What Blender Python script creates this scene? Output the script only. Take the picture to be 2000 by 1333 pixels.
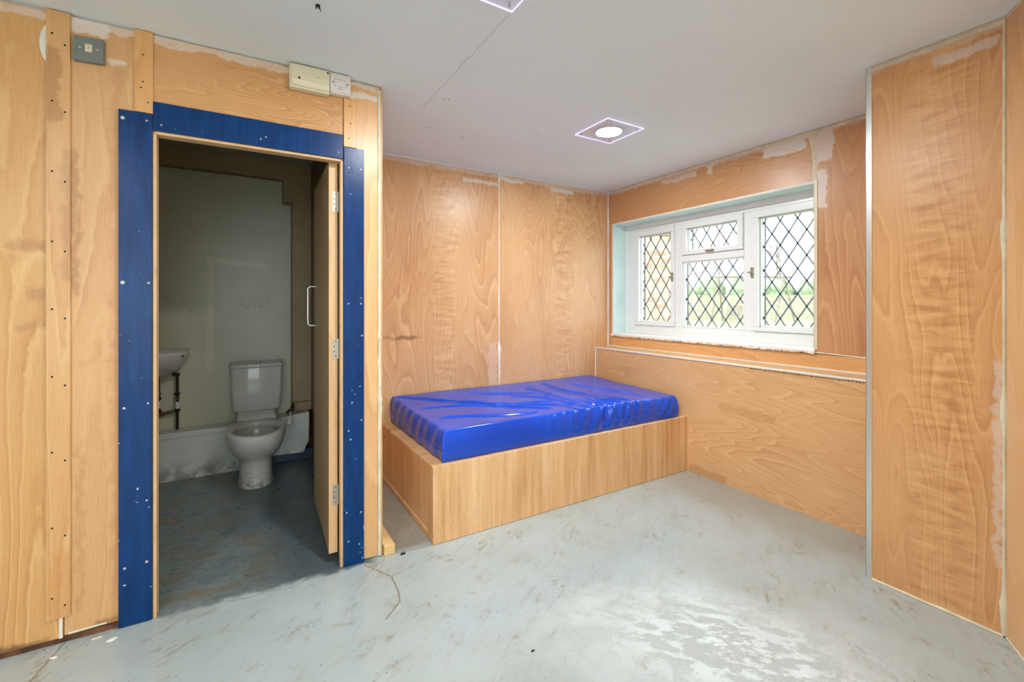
import bpy, math, random
from math import sin, cos, pi, radians, sqrt
from mathutils import Vector, noise as mnoise

for o in list(bpy.data.objects):
    bpy.data.objects.remove(o, do_unlink=True)
SC = bpy.context.scene
COL = SC.collection

# ------------------------------------------------------------------ camera
F_PX, HOR, EYE = 870.62, 593.64, 1.27
TH = 0.5456            # camera yaw against the back wall
TW = 0.5456 - 0.5134   # the doorway wall is about 1.8 degrees out of square
cam_d = bpy.data.cameras.new('camera')
cam_d.sensor_fit = 'HORIZONTAL'; cam_d.sensor_width = 36.0
cam_d.lens = 36.0 * F_PX / 2000.0
cam_d.shift_x = 0.0
cam_d.shift_y = (HOR - 666.5) / 2000.0
cam_d.clip_start = 0.02; cam_d.clip_end = 200
cam = bpy.data.objects.new('camera', cam_d); COL.objects.link(cam)
cam.location = (0, 0, EYE); cam.rotation_euler = (radians(90), 0, -TH)
SC.camera = cam

# ------------------------------------------------------------------ world, exposure
W = bpy.data.worlds.new('overcast_sky'); SC.world = W; W.use_nodes = True
bg = W.node_tree.nodes['Background']
bg.inputs[0].default_value = (0.86, 0.94, 1.0, 1); bg.inputs[1].default_value = 3.2
SC.view_settings.view_transform = 'Standard'; SC.view_settings.look = 'None'
SC.view_settings.gamma = 1.0; SC.view_settings.use_curve_mapping = False
SC.view_settings.exposure = 0.76
LAMP = 255.0
SC.cycles.max_bounces = 8; SC.cycles.diffuse_bounces = 5; SC.cycles.glossy_bounces = 4
SC.cycles.transparent_max_bounces = 8; SC.cycles.sample_clamp_indirect = 6.0

# ------------------------------------------------------------------ node helpers
def lin(r, g, b):
    f = lambda c: (c / 255 / 12.92) if c / 255 <= 0.04045 else ((c / 255 + 0.055) / 1.055) ** 2.4
    return (f(r), f(g), f(b), 1)

class NT:
    def __init__(s, name):
        s.m = bpy.data.materials.new(name); s.m.use_nodes = True
        s.t = s.m.node_tree; s.t.nodes.clear()
        s.out = s.t.nodes.new('ShaderNodeOutputMaterial')
        s.b = s.t.nodes.new('ShaderNodeBsdfPrincipled')
        s.t.links.new(s.b.outputs[0], s.out.inputs[0])
        s._p = None
    def n(s, k, **kw):
        x = s.t.nodes.new(k)
        for a, v in kw.items(): setattr(x, a, v)
        return x
    def put(s, sock, v):
        if isinstance(v, bpy.types.NodeSocket): s.t.links.new(v, sock)
        elif v is not None: sock.default_value = v
    def pos(s):
        if s._p is None:
            g = s.n('ShaderNodeNewGeometry'); s._p = g.outputs['Position']
            x = s.n('ShaderNodeSeparateXYZ'); s.put(x.inputs[0], s._p)
            s.X, s.Y, s.Z = x.outputs
        return s._p
    def M(s, op, a, b=None, c=None, clamp=False):
        x = s.n('ShaderNodeMath', operation=op); x.use_clamp = clamp
        s.put(x.inputs[0], a)
        if b is not None: s.put(x.inputs[1], b)
        if c is not None: s.put(x.inputs[2], c)
        return x.outputs[0]
    def vec(s, x, y, z=0.0):
        v = s.n('ShaderNodeCombineXYZ'); s.put(v.inputs[0], x); s.put(v.inputs[1], y); s.put(v.inputs[2], z)
        return v.outputs[0]
    def noise(s, v, scale=1.0, detail=2.0, rough=0.5, dist=0.0):
        x = s.n('ShaderNodeTexNoise'); s.put(x.inputs['Vector'], v)
        x.inputs['Scale'].default_value = scale; x.inputs['Detail'].default_value = detail
        x.inputs['Roughness'].default_value = rough; x.inputs['Distortion'].default_value = dist
        return x.outputs[0]
    def ss(s, v, a, b, o0=0.0, o1=1.0):
        x = s.n('ShaderNodeMapRange'); x.interpolation_type = 'SMOOTHSTEP'
        s.put(x.inputs['Value'], v)
        x.inputs['From Min'].default_value = a; x.inputs['From Max'].default_value = b
        x.inputs['To Min'].default_value = o0; x.inputs['To Max'].default_value = o1
        return x.outputs[0]
    def ramp(s, v, stops, interp='LINEAR'):
        x = s.n('ShaderNodeValToRGB'); s.put(x.inputs[0], v); r = x.color_ramp; r.interpolation = interp
        while len(r.elements) < len(stops): r.elements.new(0.5)
        for e, (p, c) in zip(r.elements, stops): e.position = p; e.color = c
        return x.outputs[0]
    def mix(s, f, a, b, mode='MIX'):
        x = s.n('ShaderNodeMix', data_type='RGBA', blend_type=mode); x.clamp_factor = True
        s.put(x.inputs[0], f); s.put(x.inputs[6], a); s.put(x.inputs[7], b)
        return x.outputs[2]
    def bump(s, h, dist=0.002, st=1.0):
        x = s.n('ShaderNodeBump'); s.put(x.inputs['Height'], h)
        x.inputs['Distance'].default_value = dist; x.inputs['Strength'].default_value = st
        s.t.links.new(x.outputs[0], s.b.inputs['Normal'])
    def set(s, **kw):
        for k, v in kw.items(): s.put(s.b.inputs[k.replace('_', ' ')], v)
        return s
    def box(s, c, z, c0, c1, z0, z1, soft):
        a = s.M('MULTIPLY', s.ss(c, c0 - soft, c0 + soft), s.ss(c, c1 - soft, c1 + soft, 1.0, 0.0))
        b = s.M('MULTIPLY', s.ss(z, z0 - soft, z0 + soft), s.ss(z, z1 - soft, z1 + soft, 1.0, 0.0))
        return s.M('MULTIPLY', a, b)

def plain(name, col, rough=0.5, metal=0.0, spec=0.5, var=0.06, scale=6.0, **kw):
    t = NT(name); p = t.pos()
    nz = t.noise(p, scale, 5, 0.6)
    d = tuple(c * (1 - var * 2.2) for c in col[:3]) + (1,)
    l = tuple(min(1, c * (1 + var)) for c in col[:3]) + (1,)
    t.set(Base_Color=t.ramp(nz, [(0.3, d), (0.7, l)]), Roughness=rough, Metallic=metal, Specular_IOR_Level=spec)
    t.set(**kw)
    return t.m

def ply(name, cross='x', grain='z', seed=0.0, dark=(176, 120, 74), mid=(204, 152, 104), light=(222, 178, 132), desat=0.12, gain=1.0,
        rings=15.0, smears=(), stains=(), figure=0.0, fig_c=0.0, fig_w=0.12, rough=0.34, gs=(1.0, 0.28)):
    """rotary-cut veneer: contour lines of a stretched noise field, fibres, an optional rippled figure,
    plus smeared filler and dirt patches with ragged outlines"""
    t = NT(name); t.pos()
    def soft(c):
        L = (c[0] + c[1] + c[2]) / 3 * 1.03
        return tuple(min(250, (x + (L - x) * desat) * 1.04 * gain * q + 9) for x, q in zip(c, (0.996, 1.006, 0.985)))
    dark, mid, light = soft(dark), soft(mid), soft(light)
    C = {'x': t.X, 'y': t.Y}[cross]
    c, g = (C, t.Z) if grain == 'z' else (t.Z, C)
    if grain == 'y': c, g = t.X, t.Y
    if grain == 'xf': c, g = t.Y, t.X
    wob = t.noise(t.vec(t.M('MULTIPLY', c, 9.0), t.M('MULTIPLY', g, 3.0), seed), 1.0, 4, 0.6)
    v = t.vec(t.M('MULTIPLY', c, 3.4 * gs[0]), t.M('MULTIPLY', g, 1.9 * gs[1]), seed * 3.1)
    n1 = t.noise(v, 1.0, 1.5, 0.45, 0.25)
    h = t.M('ADD', t.M('MULTIPLY', n1, rings * 1.7), t.M('MULTIPLY', wob, 1.1))
    fr = t.M('FRACT', h)
    band = t.ramp(fr, [(0.0, (.30,) * 3 + (1,)), (0.28, (.5,) * 3 + (1,)), (0.72, (.55,) * 3 + (1,)), (0.86, (.78,) * 3 + (1,)), (0.93, (.62,) * 3 + (1,)), (1.0, (.30,) * 3 + (1,))])
    lw = t.noise(t.vec(t.M('MULTIPLY', c, 2.2), t.M('MULTIPLY', g, 1.0), seed + 40), 1.0, 2, 0.5)
    band = t.M('ADD', t.M('MULTIPLY', t.M('SUBTRACT', band, 0.55), t.ss(lw, 0.3, 0.7, 0.25, 1.0)), 0.55)
    fib = t.noise(t.vec(t.M('MULTIPLY', c, 260.0), t.M('MULTIPLY', g, 9.0), seed), 1.0, 2, 0.6)
    broad = t.noise(t.vec(t.M('MULTIPLY', c, 3.2), t.M('MULTIPLY', g, 1.1), seed + 7), 1.0, 3, 0.5)
    k = t.M('ADD', t.M('MULTIPLY', band, 0.70), t.M('MULTIPLY', fib, 0.32))
    k = t.M('ADD', k, t.M('MULTIPLY', broad, 0.42))
    k = t.M('SUBTRACT', k, 0.225)
    if figure:
        rp = t.noise(t.vec(t.M('MULTIPLY', c, 7.0), t.M('MULTIPLY', g, 30.0), seed + 3), 1.0, 2, 0.5, 0.6)
        cw = t.M('ADD', C if grain == 'z' else c, t.M('MULTIPLY', t.M('SUBTRACT', wob, 0.5), 0.15))
        msk = t.M('MULTIPLY', t.ss(cw, fig_c - fig_w, fig_c - fig_w * 0.35), t.ss(cw, fig_c + fig_w * 0.35, fig_c + fig_w, 1.0, 0.0))
        k = t.M('ADD', k, t.M('MULTIPLY', t.M('MULTIPLY', t.M('SUBTRACT', rp, 0.5), msk), figure))
    col = t.ramp(k, [(0.22, lin(*dark)), (0.5, lin(*mid)), (0.78, lin(*light))])
    rag = t.noise(t.vec(t.M('MULTIPLY', C, 16.0), t.M('MULTIPLY', t.Z, 16.0), seed + 11), 1.0, 4, 0.6)
    rg = t.M('MULTIPLY', t.M('SUBTRACT', rag, 0.5), 0.09)
    Cw = t.M('ADD', C, rg)
    rag2 = t.noise(t.vec(t.M('MULTIPLY', C, 11.0), t.M('MULTIPLY', t.Z, 13.0), seed + 23), 1.0, 4, 0.6)
    Zw = t.M('ADD', t.Z, t.M('MULTIPLY', t.M('SUBTRACT', rag2, 0.5), 0.07))
    spek = t.noise(t.vec(t.M('MULTIPLY', C, 55.0), t.M('MULTIPLY', t.Z, 55.0), seed), 1.0, 3, 0.6)
    for (c0, c1, z0, z1, st, sc) in stains:
        m = t.box(Cw, Zw, c0, c1, z0, z1, 0.012)
        col = t.mix(t.M('MULTIPLY', m, st), col, lin(*sc))
    # pin holes and short dark nicks
    vo = t.n('ShaderNodeTexVoronoi'); t.put(vo.inputs['Vector'], t.vec(t.M('MULTIPLY', C, 5.5), t.M('MULTIPLY', t.Z, 5.5), seed))
    col = t.mix(t.M('MULTIPLY', t.ss(vo.outputs['Distance'], 0.013, 0.022, 1.0, 0.0), 0.7), col, lin(96, 58, 34))
    ro = rough
    for (c0, c1, z0, z1, st) in smears:
        m = t.box(Cw, Zw, c0, c1, z0, z1, 0.006)
        m = t.M('MULTIPLY', m, t.ss(t.M('ADD', rag, t.M('MULTIPLY', spek, 0.35)), 0.42, 0.62, 0.35, 1.0))
        col = t.mix(t.M('MULTIPLY', m, st), col, lin(226, 222, 216))
    t.set(Base_Color=col, Roughness=ro, Specular_IOR_Level=0.45)
    t.bump(t.M('ADD', t.M('MULTIPLY', fib, 0.5), t.M('MULTIPLY', band, 0.25)), 0.0006, 0.35)
    return t.m

# ------------------------------------------------------------------ mesh builder
def TA(p):   # (along wall, distance from camera axis, height) of the doorway wall -> room
    a, d, z = p
    return (cos(TW) * a + sin(TW) * d, -sin(TW) * a + cos(TW) * d, z)

class MB:
    def __init__(s, T=None): s.v = []; s.f = []; s.T = T; s.sm = []
    def add(s, vs, fs, smooth=False):
        b = len(s.v); s.v += [tuple(s.T(p)) if s.T else tuple(p) for p in vs]
        s.f += [tuple(i + b for i in f) for f in fs]; s.sm += [smooth] * len(fs); return s
    def box(s, x0, x1, y0, y1, z0, z1):
        return s.add([(x0, y0, z0), (x1, y0, z0), (x1, y1, z0), (x0, y1, z0), (x0, y0, z1), (x1, y0, z1), (x1, y1, z1), (x0, y1, z1)],
                     [(0, 3, 2, 1), (4, 5, 6, 7), (0, 1, 5, 4), (1, 2, 6, 5), (2, 3, 7, 6), (3, 0, 4, 7)])
    def loft(s, rings, cap0=True, cap1=True, closed=True, smooth=True):
        n = len(rings[0]); vs = [p for r in rings for p in r]; fs = []
        for i in range(len(rings) - 1):
            for j in range(n if closed else n - 1):
                k = (j + 1) % n
                fs.append((i * n + j, i * n + k, (i + 1) * n + k, (i + 1) * n + j))
        s.add(vs, fs, smooth)
        if cap0: s.add(rings[0], [tuple(reversed(range(n)))])
        if cap1: s.add(rings[-1], [tuple(range(n))])
        return s
    def tube(s, pts, r, n=10, caps=True):
        P = [Vector(p) for p in pts]; rings = []
        rr = r if isinstance(r, (list, tuple)) else [r] * len(P)
        up = None
        for i, p in enumerate(P):
            d = (P[min(i + 1, len(P) - 1)] - P[max(i - 1, 0)]).normalized()
            if up is None:
                up = Vector((0, 0, 1)) if abs(d.z) < 0.9 else Vector((1, 0, 0))
            a = d.cross(up).normalized(); b = a.cross(d).normalized(); up = b
            rings.append([tuple(p + a * cos(2 * pi * k / n) * rr[i] + b * sin(2 * pi * k / n) * rr[i]) for k in range(n)])
        return s.loft(rings, caps, caps)
    def strip(s, pts, ws, d, t, axis):
        """ragged filler strip: pts list of (c,z) centre line, ws widths; lies on plane d, thickness t toward the room"""
        vs = []; fs = []
        for (c, z), w in zip(pts, ws):
            i = ws.index(w)
        return s
    def build(s, name, mat, parent=None, bevel=0.0, seg=2, origin=None, subsurf=0):
        xs, ys, zs = zip(*s.v)
        o = origin or ((min(xs) + max(xs)) / 2, (min(ys) + max(ys)) / 2, min(zs))
        me = bpy.data.meshes.new(name)
        me.from_pydata([(x - o[0], y - o[1], z - o[2]) for x, y, z in s.v], [], s.f)
        me.validate(); me.update()
        for p, q in zip(me.polygons, s.sm): p.use_smooth = q
        me.materials.append(mat)
        ob = bpy.data.objects.new(name, me); COL.objects.link(ob)
        if parent:
            w = Vector((0, 0, 0)); q = parent
            while q: w += q.location; q = q.parent
            ob.parent = parent; ob.location = Vector(o) - w
        else: ob.location = o
        import bmesh
        bm = bmesh.new(); bm.from_mesh(me); bmesh.ops.recalc_face_normals(bm, faces=bm.faces)
        bm.to_mesh(me); bm.free()
        if bevel:
            md = ob.modifiers.new('bevel', 'BEVEL'); md.width = bevel; md.segments = seg; md.limit_method = 'ANGLE'
            md.angle_limit = radians(40)
        if subsurf:
            md = ob.modifiers.new('sub', 'SUBSURF'); md.levels = subsurf; md.render_levels = subsurf
        return ob

def tag(o, label, cat=None, group=None, kind=None):
    if label: o['label'] = label
    if cat: o['category'] = cat
    if group: o['group'] = group
    if kind: o['kind'] = kind
    return o
def struct(o, label=None, cat=None): return tag(o, label, cat, kind='structure')
def empty(name, loc):
    e = bpy.data.objects.new(name, None); e.empty_display_size = 0.05; COL.objects.link(e); e.location = loc; return e
def copy_tree(o, parent=None):
    c = o.copy(); COL.objects.link(c); c.parent = parent
    for ch in [x for x in bpy.data.objects if x.parent == o]: copy_tree(ch, c)
    return c

ZC = 2.3615
VB, UW, UL, UP = 3.2393, 3.0669, 2.9044, 2.4781     # back wall, window wall, low boxing, pillar faces
DA = 2.277                                            # doorway wall face (in its own frame)

# ------------------------------------------------------------------ materials
M = {}
M['cream'] = plain('cream_filler', lin(222, 212, 186), 0.6, var=0.10, scale=14)
M['white_filler'] = plain('white_filler', lin(232, 230, 222), 0.55, var=0.06, scale=20)
M['upvc'] = plain('white_upvc', lin(232, 236, 236), 0.22, var=0.01)
M['reveal'] = plain('pale_green_board', lin(210, 235, 233), 0.6, var=0.05, scale=5)
M['metal'] = plain('brushed_aluminium', (0.72, 0.76, 0.76, 1), 0.28, metal=0.7, var=0.02)
M['steel'] = plain('satin_steel', (0.45, 0.42, 0.36, 1), 0.35, metal=0.9, var=0.05, scale=40)
M['brightsteel'] = plain('bright_steel', (0.75, 0.75, 0.75, 1), 0.2, metal=0.9, var=0.02)
M['screw'] = plain('zinc_screw', (0.55, 0.55, 0.52, 1), 0.4, metal=0.7, var=0.05, scale=60)
M['darkhole'] = plain('dark_hole', lin(40, 28, 20), 0.8)
M['sockgrey'] = plain('grey_enamelled_metal', lin(118, 124, 120), 0.35, var=0.05, scale=30)
M['ivory'] = plain('ivory_plastic', lin(222, 214, 186), 0.4, var=0.03)
M['whiteplastic'] = plain('white_plastic', lin(222, 218, 212), 0.35, var=0.02)
M['ink'] = plain('printed_ink', lin(70, 66, 62), 0.6)
M['porcelain'] = plain('white_porcelain', lin(212, 210, 200), 0.12, var=0.02, scale=4)
M['copper'] = plain('tarnished_copper', lin(96, 52, 34), 0.38, metal=0.6, var=0.2, scale=30)
M['blackpipe'] = plain('blackened_copper', lin(48, 36, 28), 0.4, metal=0.5, var=0.2, scale=40)
M['brass'] = plain('dull_brass', lin(128, 108, 72), 0.35, metal=0.7, var=0.2, scale=50)
M['gasket'] = plain('black_gasket', lin(28, 38, 48), 0.5)
M['lead'] = plain('lead_strip', lin(118, 130, 142), 0.5, metal=0.1)
M['pale_edge'] = plain('bare_timber_edge', lin(216, 178, 130), 0.5, var=0.06, scale=12)
M['hidden'] = plain('plasterboard', lin(200, 196, 188), 0.8)

def blue_board():
    t = NT('chipped_blue_paint'); p = t.pos()
    n1 = t.noise(t.vec(t.M('MULTIPLY', t.X, 40), t.M('MULTIPLY', t.Y, 40), t.M('MULTIPLY', t.Z, 5)), 1.0, 4, 0.6)
    base = t.ramp(n1, [(0.3, lin(0, 42, 90)), (0.55, lin(0, 52, 108)), (0.8, lin(4, 64, 126))])
    ch = t.noise(p, 42.0, 3, 0.55)
    low = t.ss(t.Z, 0.1, 1.4, 1.0, 0.0)
    right = t.ss(t.X, 0.2, 0.4)
    w = t.M('MULTIPLY', low, right)
    th = t.M('SUBTRACT', ch, t.M('MULTIPLY', w, -0.035))
    m = t.ss(th, 0.735, 0.75)
    base = t.mix(m, base, lin(205, 212, 214))
    # blooms of dull scuffing
    sc = t.noise(t.vec(t.M('MULTIPLY', t.X, 60), t.M('MULTIPLY', t.Y, 60), t.M('MULTIPLY', t.Z, 9)), 1.0, 5, 0.7)
    base = t.mix(t.M('MULTIPLY', t.ss(sc, 0.66, 0.8), 0.14), base, lin(120, 150, 180))
    t.set(Base_Color=base, Roughness=0.27, Specular_IOR_Level=0.25)
    fine = t.noise(p, 260.0, 2, 0.6)
    t.bump(t.M('ADD', t.M('MULTIPLY', fine, 0.6), ch), 0.0010, 0.35)
    return t.m
M['blue'] = blue_board()

def laminate(name, cross, seed, horizontal=False):
    t = NT(name); t.pos()
    c = {'x': t.X, 'y': t.Y}[cross]; g = t.Z
    if horizontal: c, g = t.Y, t.X
    n1 = t.noise(t.vec(t.M('MULTIPLY', c, 30), t.M('MULTIPLY', g, 1.6), seed), 1.0, 3, 0.55)
    n2 = t.noise(t.vec(t.M('MULTIPLY', c, 6), t.M('MULTIPLY', g, 1.2), seed + 2), 1.0, 2, 0.5)
    n3 = t.noise(t.vec(t.M('MULTIPLY', c, 240), t.M('MULTIPLY', g, 22), seed + 5), 1.0, 2, 0.6)
    k = t.M('ADD', t.M('ADD', t.M('MULTIPLY', n1, 0.45), t.M('MULTIPLY', n2, 0.4)), t.M('MULTIPLY', n3, 0.2))
    t.set(Base_Color=t.ramp(k, [(0.36, lin(196, 144, 92)), (0.52, lin(222, 176, 124)), (0.68, lin(236, 200, 154))]), Roughness=0.4)
    return t.m
M['lam_x'] = laminate('beech_effect_laminate', 'x', 1.0)
M['lam_y'] = laminate('beech_effect_laminate_side', 'y', 4.0)
M['lam_h'] = laminate('beech_effect_laminate_top', 'x', 9.0, True)

def ceiling_mat():
    t = NT('white_ceiling_paint'); p = t.pos()
    n1 = t.noise(p, 1.3, 4, 0.5); n2 = t.noise(p, 60, 3, 0.5)
    col = t.ramp(n1, [(0.3, lin(228, 238, 244)), (0.7, lin(234, 244, 250))])
    # hairline crack
    cr = t.M('ADD', t.X, t.M('MULTIPLY', t.M('SUBTRACT', t.noise(p, 7.0, 3, 0.5), 0.5), 0.03))
    m = t.M('MULTIPLY', t.ss(t.M('ABSOLUTE', t.M('SUBTRACT', cr, 0.862)), 0.0012, 0.003, 1.0, 0.0),
            t.M('MULTIPLY', t.ss(t.Y, 1.40, 1.46), t.ss(t.Y, 2.34, 2.40, 1.0, 0.0)))
    col = t.mix(t.M('MULTIPLY', m, 0.32), col, lin(120, 112, 100))
    # flaked spots in a few places where fixings were pulled out
    sp = t.noise(p, 75, 3, 0.6)
    for (x, y, r) in [(0.87, 2.47, .035), (0.858, 2.347, .02), (0.945, 2.23, .05), (1.0, 2.63, .03), (1.244, 2.68, .045), (1.637, 2.389, .03),
                      (1.588, 2.224, .03), (0.435, 2.176, .012), (1.606, 2.558, .03), (0.60, 2.30, .012)]:
        dx = t.M('SUBTRACT', t.X, x); dy = t.M('SUBTRACT', t.Y, y)
        d = t.M('SQRT', t.M('ADD', t.M('MULTIPLY', dx, dx), t.M('MULTIPLY', dy, dy)))
        mm = t.M('MULTIPLY', t.ss(d, r * 0.3, r, 1.0, 0.0), t.ss(sp, 0.58, 0.66))
        col = t.mix(mm, col, lin(96, 92, 88))
    t.set(Base_Color=col, Roughness=0.75, Specular_IOR_Level=0.3); t.bump(n2, 0.0008, 0.3)
    return t.m
M['ceiling'] = ceiling_mat()

def floor_mat():
    t = NT('worn_grey_floor_paint'); p = t.pos()
    big = t.noise(p, 1.4, 4, 0.55); mid = t.noise(p, 6.0, 6, 0.62); fine = t.noise(p, 38, 5, 0.65); vf = t.noise(p, 170, 3, 0.6)
    col = t.ramp(big, [(0.3, lin(160, 169, 166)), (0.55, lin(170, 181, 182)), (0.8, lin(178, 190, 195))])
    # brush streaks running across the room
    stc = t.noise(t.vec(t.M('ADD', t.M('MULTIPLY', t.X, 5), t.M('MULTIPLY', t.Y, 3)), t.M('SUBTRACT', t.M('MULTIPLY', t.Y, 26), t.M('MULTIPLY', t.X, 18)), 0.0), 1.0, 5, 0.6)
    col = t.mix(t.M('MULTIPLY', t.ss(stc, 0.5, 0.72), 0.22), col, lin(150, 142, 124))
    # dirty worn blotches
    dm = t.M('MULTIPLY', t.ss(mid, 0.46, 0.66), t.ss(t.noise(t.vec(t.M('ADD', t.M('MULTIPLY', t.X, 0.8), t.M('MULTIPLY', t.Y, 0.5)), t.M('SUBTRACT', t.M('MULTIPLY', t.Y, 1.6), t.M('MULTIPLY', t.X, 1.1)), 0.0), 20, 8, 0.76), 0.50, 0.58))
    col = t.mix(t.M('MULTIPLY', dm, 0.70), col, lin(138, 128, 104))
    sp = t.M('MULTIPLY', t.ss(t.noise(p, 70, 4, 0.7), 0.62, 0.68), t.ss(mid, 0.42, 0.58))
    col = t.mix(t.M('MULTIPLY', sp, 0.8), col, lin(84, 74, 58))
    vs_ = t.n('ShaderNodeTexVoronoi'); t.put(vs_.inputs['Vector'], p); vs_.inputs['Scale'].default_value = 26.0
    spk = t.M('MULTIPLY', t.ss(vs_.outputs['Distance'], 0.05, 0.10, 1.0, 0.0), t.ss(mid, 0.45, 0.55))
    col = t.mix(t.M('MULTIPLY', spk, 0.7), col, lin(70, 66, 58))
    # brownish dirt along the low boxing, shade below the window painted in too
    dz = t.M('MULTIPLY', t.ss(t.M('ADD', t.X, t.M('MULTIPLY', mid, 0.5)), 2.62, 2.95), t.ss(t.Y, 0.75, 1.1))
    col = t.mix(t.M('MULTIPLY', dz, 0.45), col, lin(150, 146, 126))
    # patch worn back to screed, whitened to paint in the window's glare
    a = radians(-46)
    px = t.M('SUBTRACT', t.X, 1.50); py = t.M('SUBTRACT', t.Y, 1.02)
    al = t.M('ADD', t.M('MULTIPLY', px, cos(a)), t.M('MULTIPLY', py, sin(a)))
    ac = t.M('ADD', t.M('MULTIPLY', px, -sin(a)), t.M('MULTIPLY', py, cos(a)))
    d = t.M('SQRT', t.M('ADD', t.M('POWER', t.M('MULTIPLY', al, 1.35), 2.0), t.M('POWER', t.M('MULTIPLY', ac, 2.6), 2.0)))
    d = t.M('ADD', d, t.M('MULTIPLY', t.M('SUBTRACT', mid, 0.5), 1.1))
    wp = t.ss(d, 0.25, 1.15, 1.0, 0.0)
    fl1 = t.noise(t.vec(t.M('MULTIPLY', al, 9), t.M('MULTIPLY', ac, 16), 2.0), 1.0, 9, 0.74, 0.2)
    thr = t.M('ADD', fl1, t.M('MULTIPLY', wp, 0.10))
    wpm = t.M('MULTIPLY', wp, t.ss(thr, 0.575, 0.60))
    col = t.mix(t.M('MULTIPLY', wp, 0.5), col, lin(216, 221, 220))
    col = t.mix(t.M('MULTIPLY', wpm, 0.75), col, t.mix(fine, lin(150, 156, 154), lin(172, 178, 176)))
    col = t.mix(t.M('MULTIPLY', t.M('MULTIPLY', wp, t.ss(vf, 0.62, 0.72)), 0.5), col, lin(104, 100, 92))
    # toilet floor: dirtier paint, shade painted into its dark tone, earth coloured wear
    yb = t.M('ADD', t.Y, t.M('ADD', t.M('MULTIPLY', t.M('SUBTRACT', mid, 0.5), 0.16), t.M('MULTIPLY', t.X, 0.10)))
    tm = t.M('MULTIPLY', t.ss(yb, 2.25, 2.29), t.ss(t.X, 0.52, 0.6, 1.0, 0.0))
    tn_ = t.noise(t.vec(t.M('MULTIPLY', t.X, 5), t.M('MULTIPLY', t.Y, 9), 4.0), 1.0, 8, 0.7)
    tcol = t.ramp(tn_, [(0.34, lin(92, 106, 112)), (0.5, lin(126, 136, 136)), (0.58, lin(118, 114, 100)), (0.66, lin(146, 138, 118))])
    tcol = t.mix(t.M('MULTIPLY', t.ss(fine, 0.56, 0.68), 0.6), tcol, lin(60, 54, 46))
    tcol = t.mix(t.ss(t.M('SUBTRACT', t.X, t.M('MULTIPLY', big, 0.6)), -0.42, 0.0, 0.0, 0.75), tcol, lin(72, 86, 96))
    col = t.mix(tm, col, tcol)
    # alcove strip beside the bed is bare dusty screed
    am = t.M('MULTIPLY', t.M('MULTIPLY', t.ss(t.X, 0.60, 0.62), t.ss(t.X, 0.9, 0.92, 1.0, 0.0)), t.ss(t.M('ADD', t.Y, t.M('MULTIPLY', fine, 0.06)), 2.27, 2.32))
    col = t.mix(t.M('MULTIPLY', am, 0.8), col, t.mix(mid, lin(120, 118, 108), lin(168, 162, 146)))
    # cracks
    def crack(col, pts, wdt, st):
        w1 = t.M('ADD', t.X, t.M('MULTIPLY', t.M('SUBTRACT', fine, 0.5), 0.02)); w2 = t.M('ADD', t.Y, t.M('MULTIPLY', t.M('SUBTRACT', fine, 0.5), 0.02))
        best = None
        for (x0, y0), (x1, y1) in zip(pts[:-1], pts[1:]):
            L2 = (x1 - x0) ** 2 + (y1 - y0) ** 2
            ax = t.M('SUBTRACT', w1, x0); ay = t.M('SUBTRACT', w2, y0)
            h = t.M('DIVIDE', t.M('ADD', t.M('MULTIPLY', ax, x1 - x0), t.M('MULTIPLY', ay, y1 - y0)), L2, clamp=True)
            qx = t.M('SUBTRACT', ax, t.M('MULTIPLY', h, x1 - x0)); qy = t.M('SUBTRACT', ay, t.M('MULTIPLY', h, y1 - y0))
            dd = t.M('SQRT', t.M('ADD', t.M('MULTIPLY', qx, qx), t.M('MULTIPLY', qy, qy)))
            best = dd if best is None else t.M('MINIMUM', best, dd)
        return t.mix(t.M('MULTIPLY', t.ss(best, wdt * 0.4, wdt, 1.0, 0.0), st), col, lin(128, 118, 92))
    col = crack(col, [(0.511, 2.22), (0.566, 2.123), (0.596, 2.059), (0.593, 1.944), (0.578, 1.874), (0.543, 1.839), (0.50, 1.80)], 0.005, 0.9)
    col = crack(col, [(-0.62, 2.06), (-0.60, 2.15), (-0.565, 2.30)], 0.004, 0.9)
    col = crack(col, [(-0.10, 2.27), (0.02, 2.235), (0.10, 2.24), (0.19, 2.215), (0.26, 2.25), (0.35, 2.28)], 0.004, 0.6)
    rough = t.M('ADD', t.M('MULTIPLY', mid, 0.20), 0.08)
    rough = t.M('ADD', rough, t.M('MULTIPLY', dm, 0.25))
    rough = t.M('ADD', rough, t.M('MULTIPLY', wpm, 0.30))
    rough = t.M('ADD', rough, t.M('MULTIPLY', tm, 0.12))
    t.set(Base_Color=col, Roughness=rough, Specular_IOR_Level=0.5)
    hh = t.M('ADD', t.M('MULTIPLY', fine, 0.5), t.M('ADD', t.M('MULTIPLY', vf, 0.25), t.M('MULTIPLY', mid, 0.9)))
    hh = t.M('SUBTRACT', hh, t.M('MULTIPLY', wpm, 0.5))
    t.bump(hh, 0.0022, 0.40)
    return t.m
M['floor'] = floor_mat()

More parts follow.
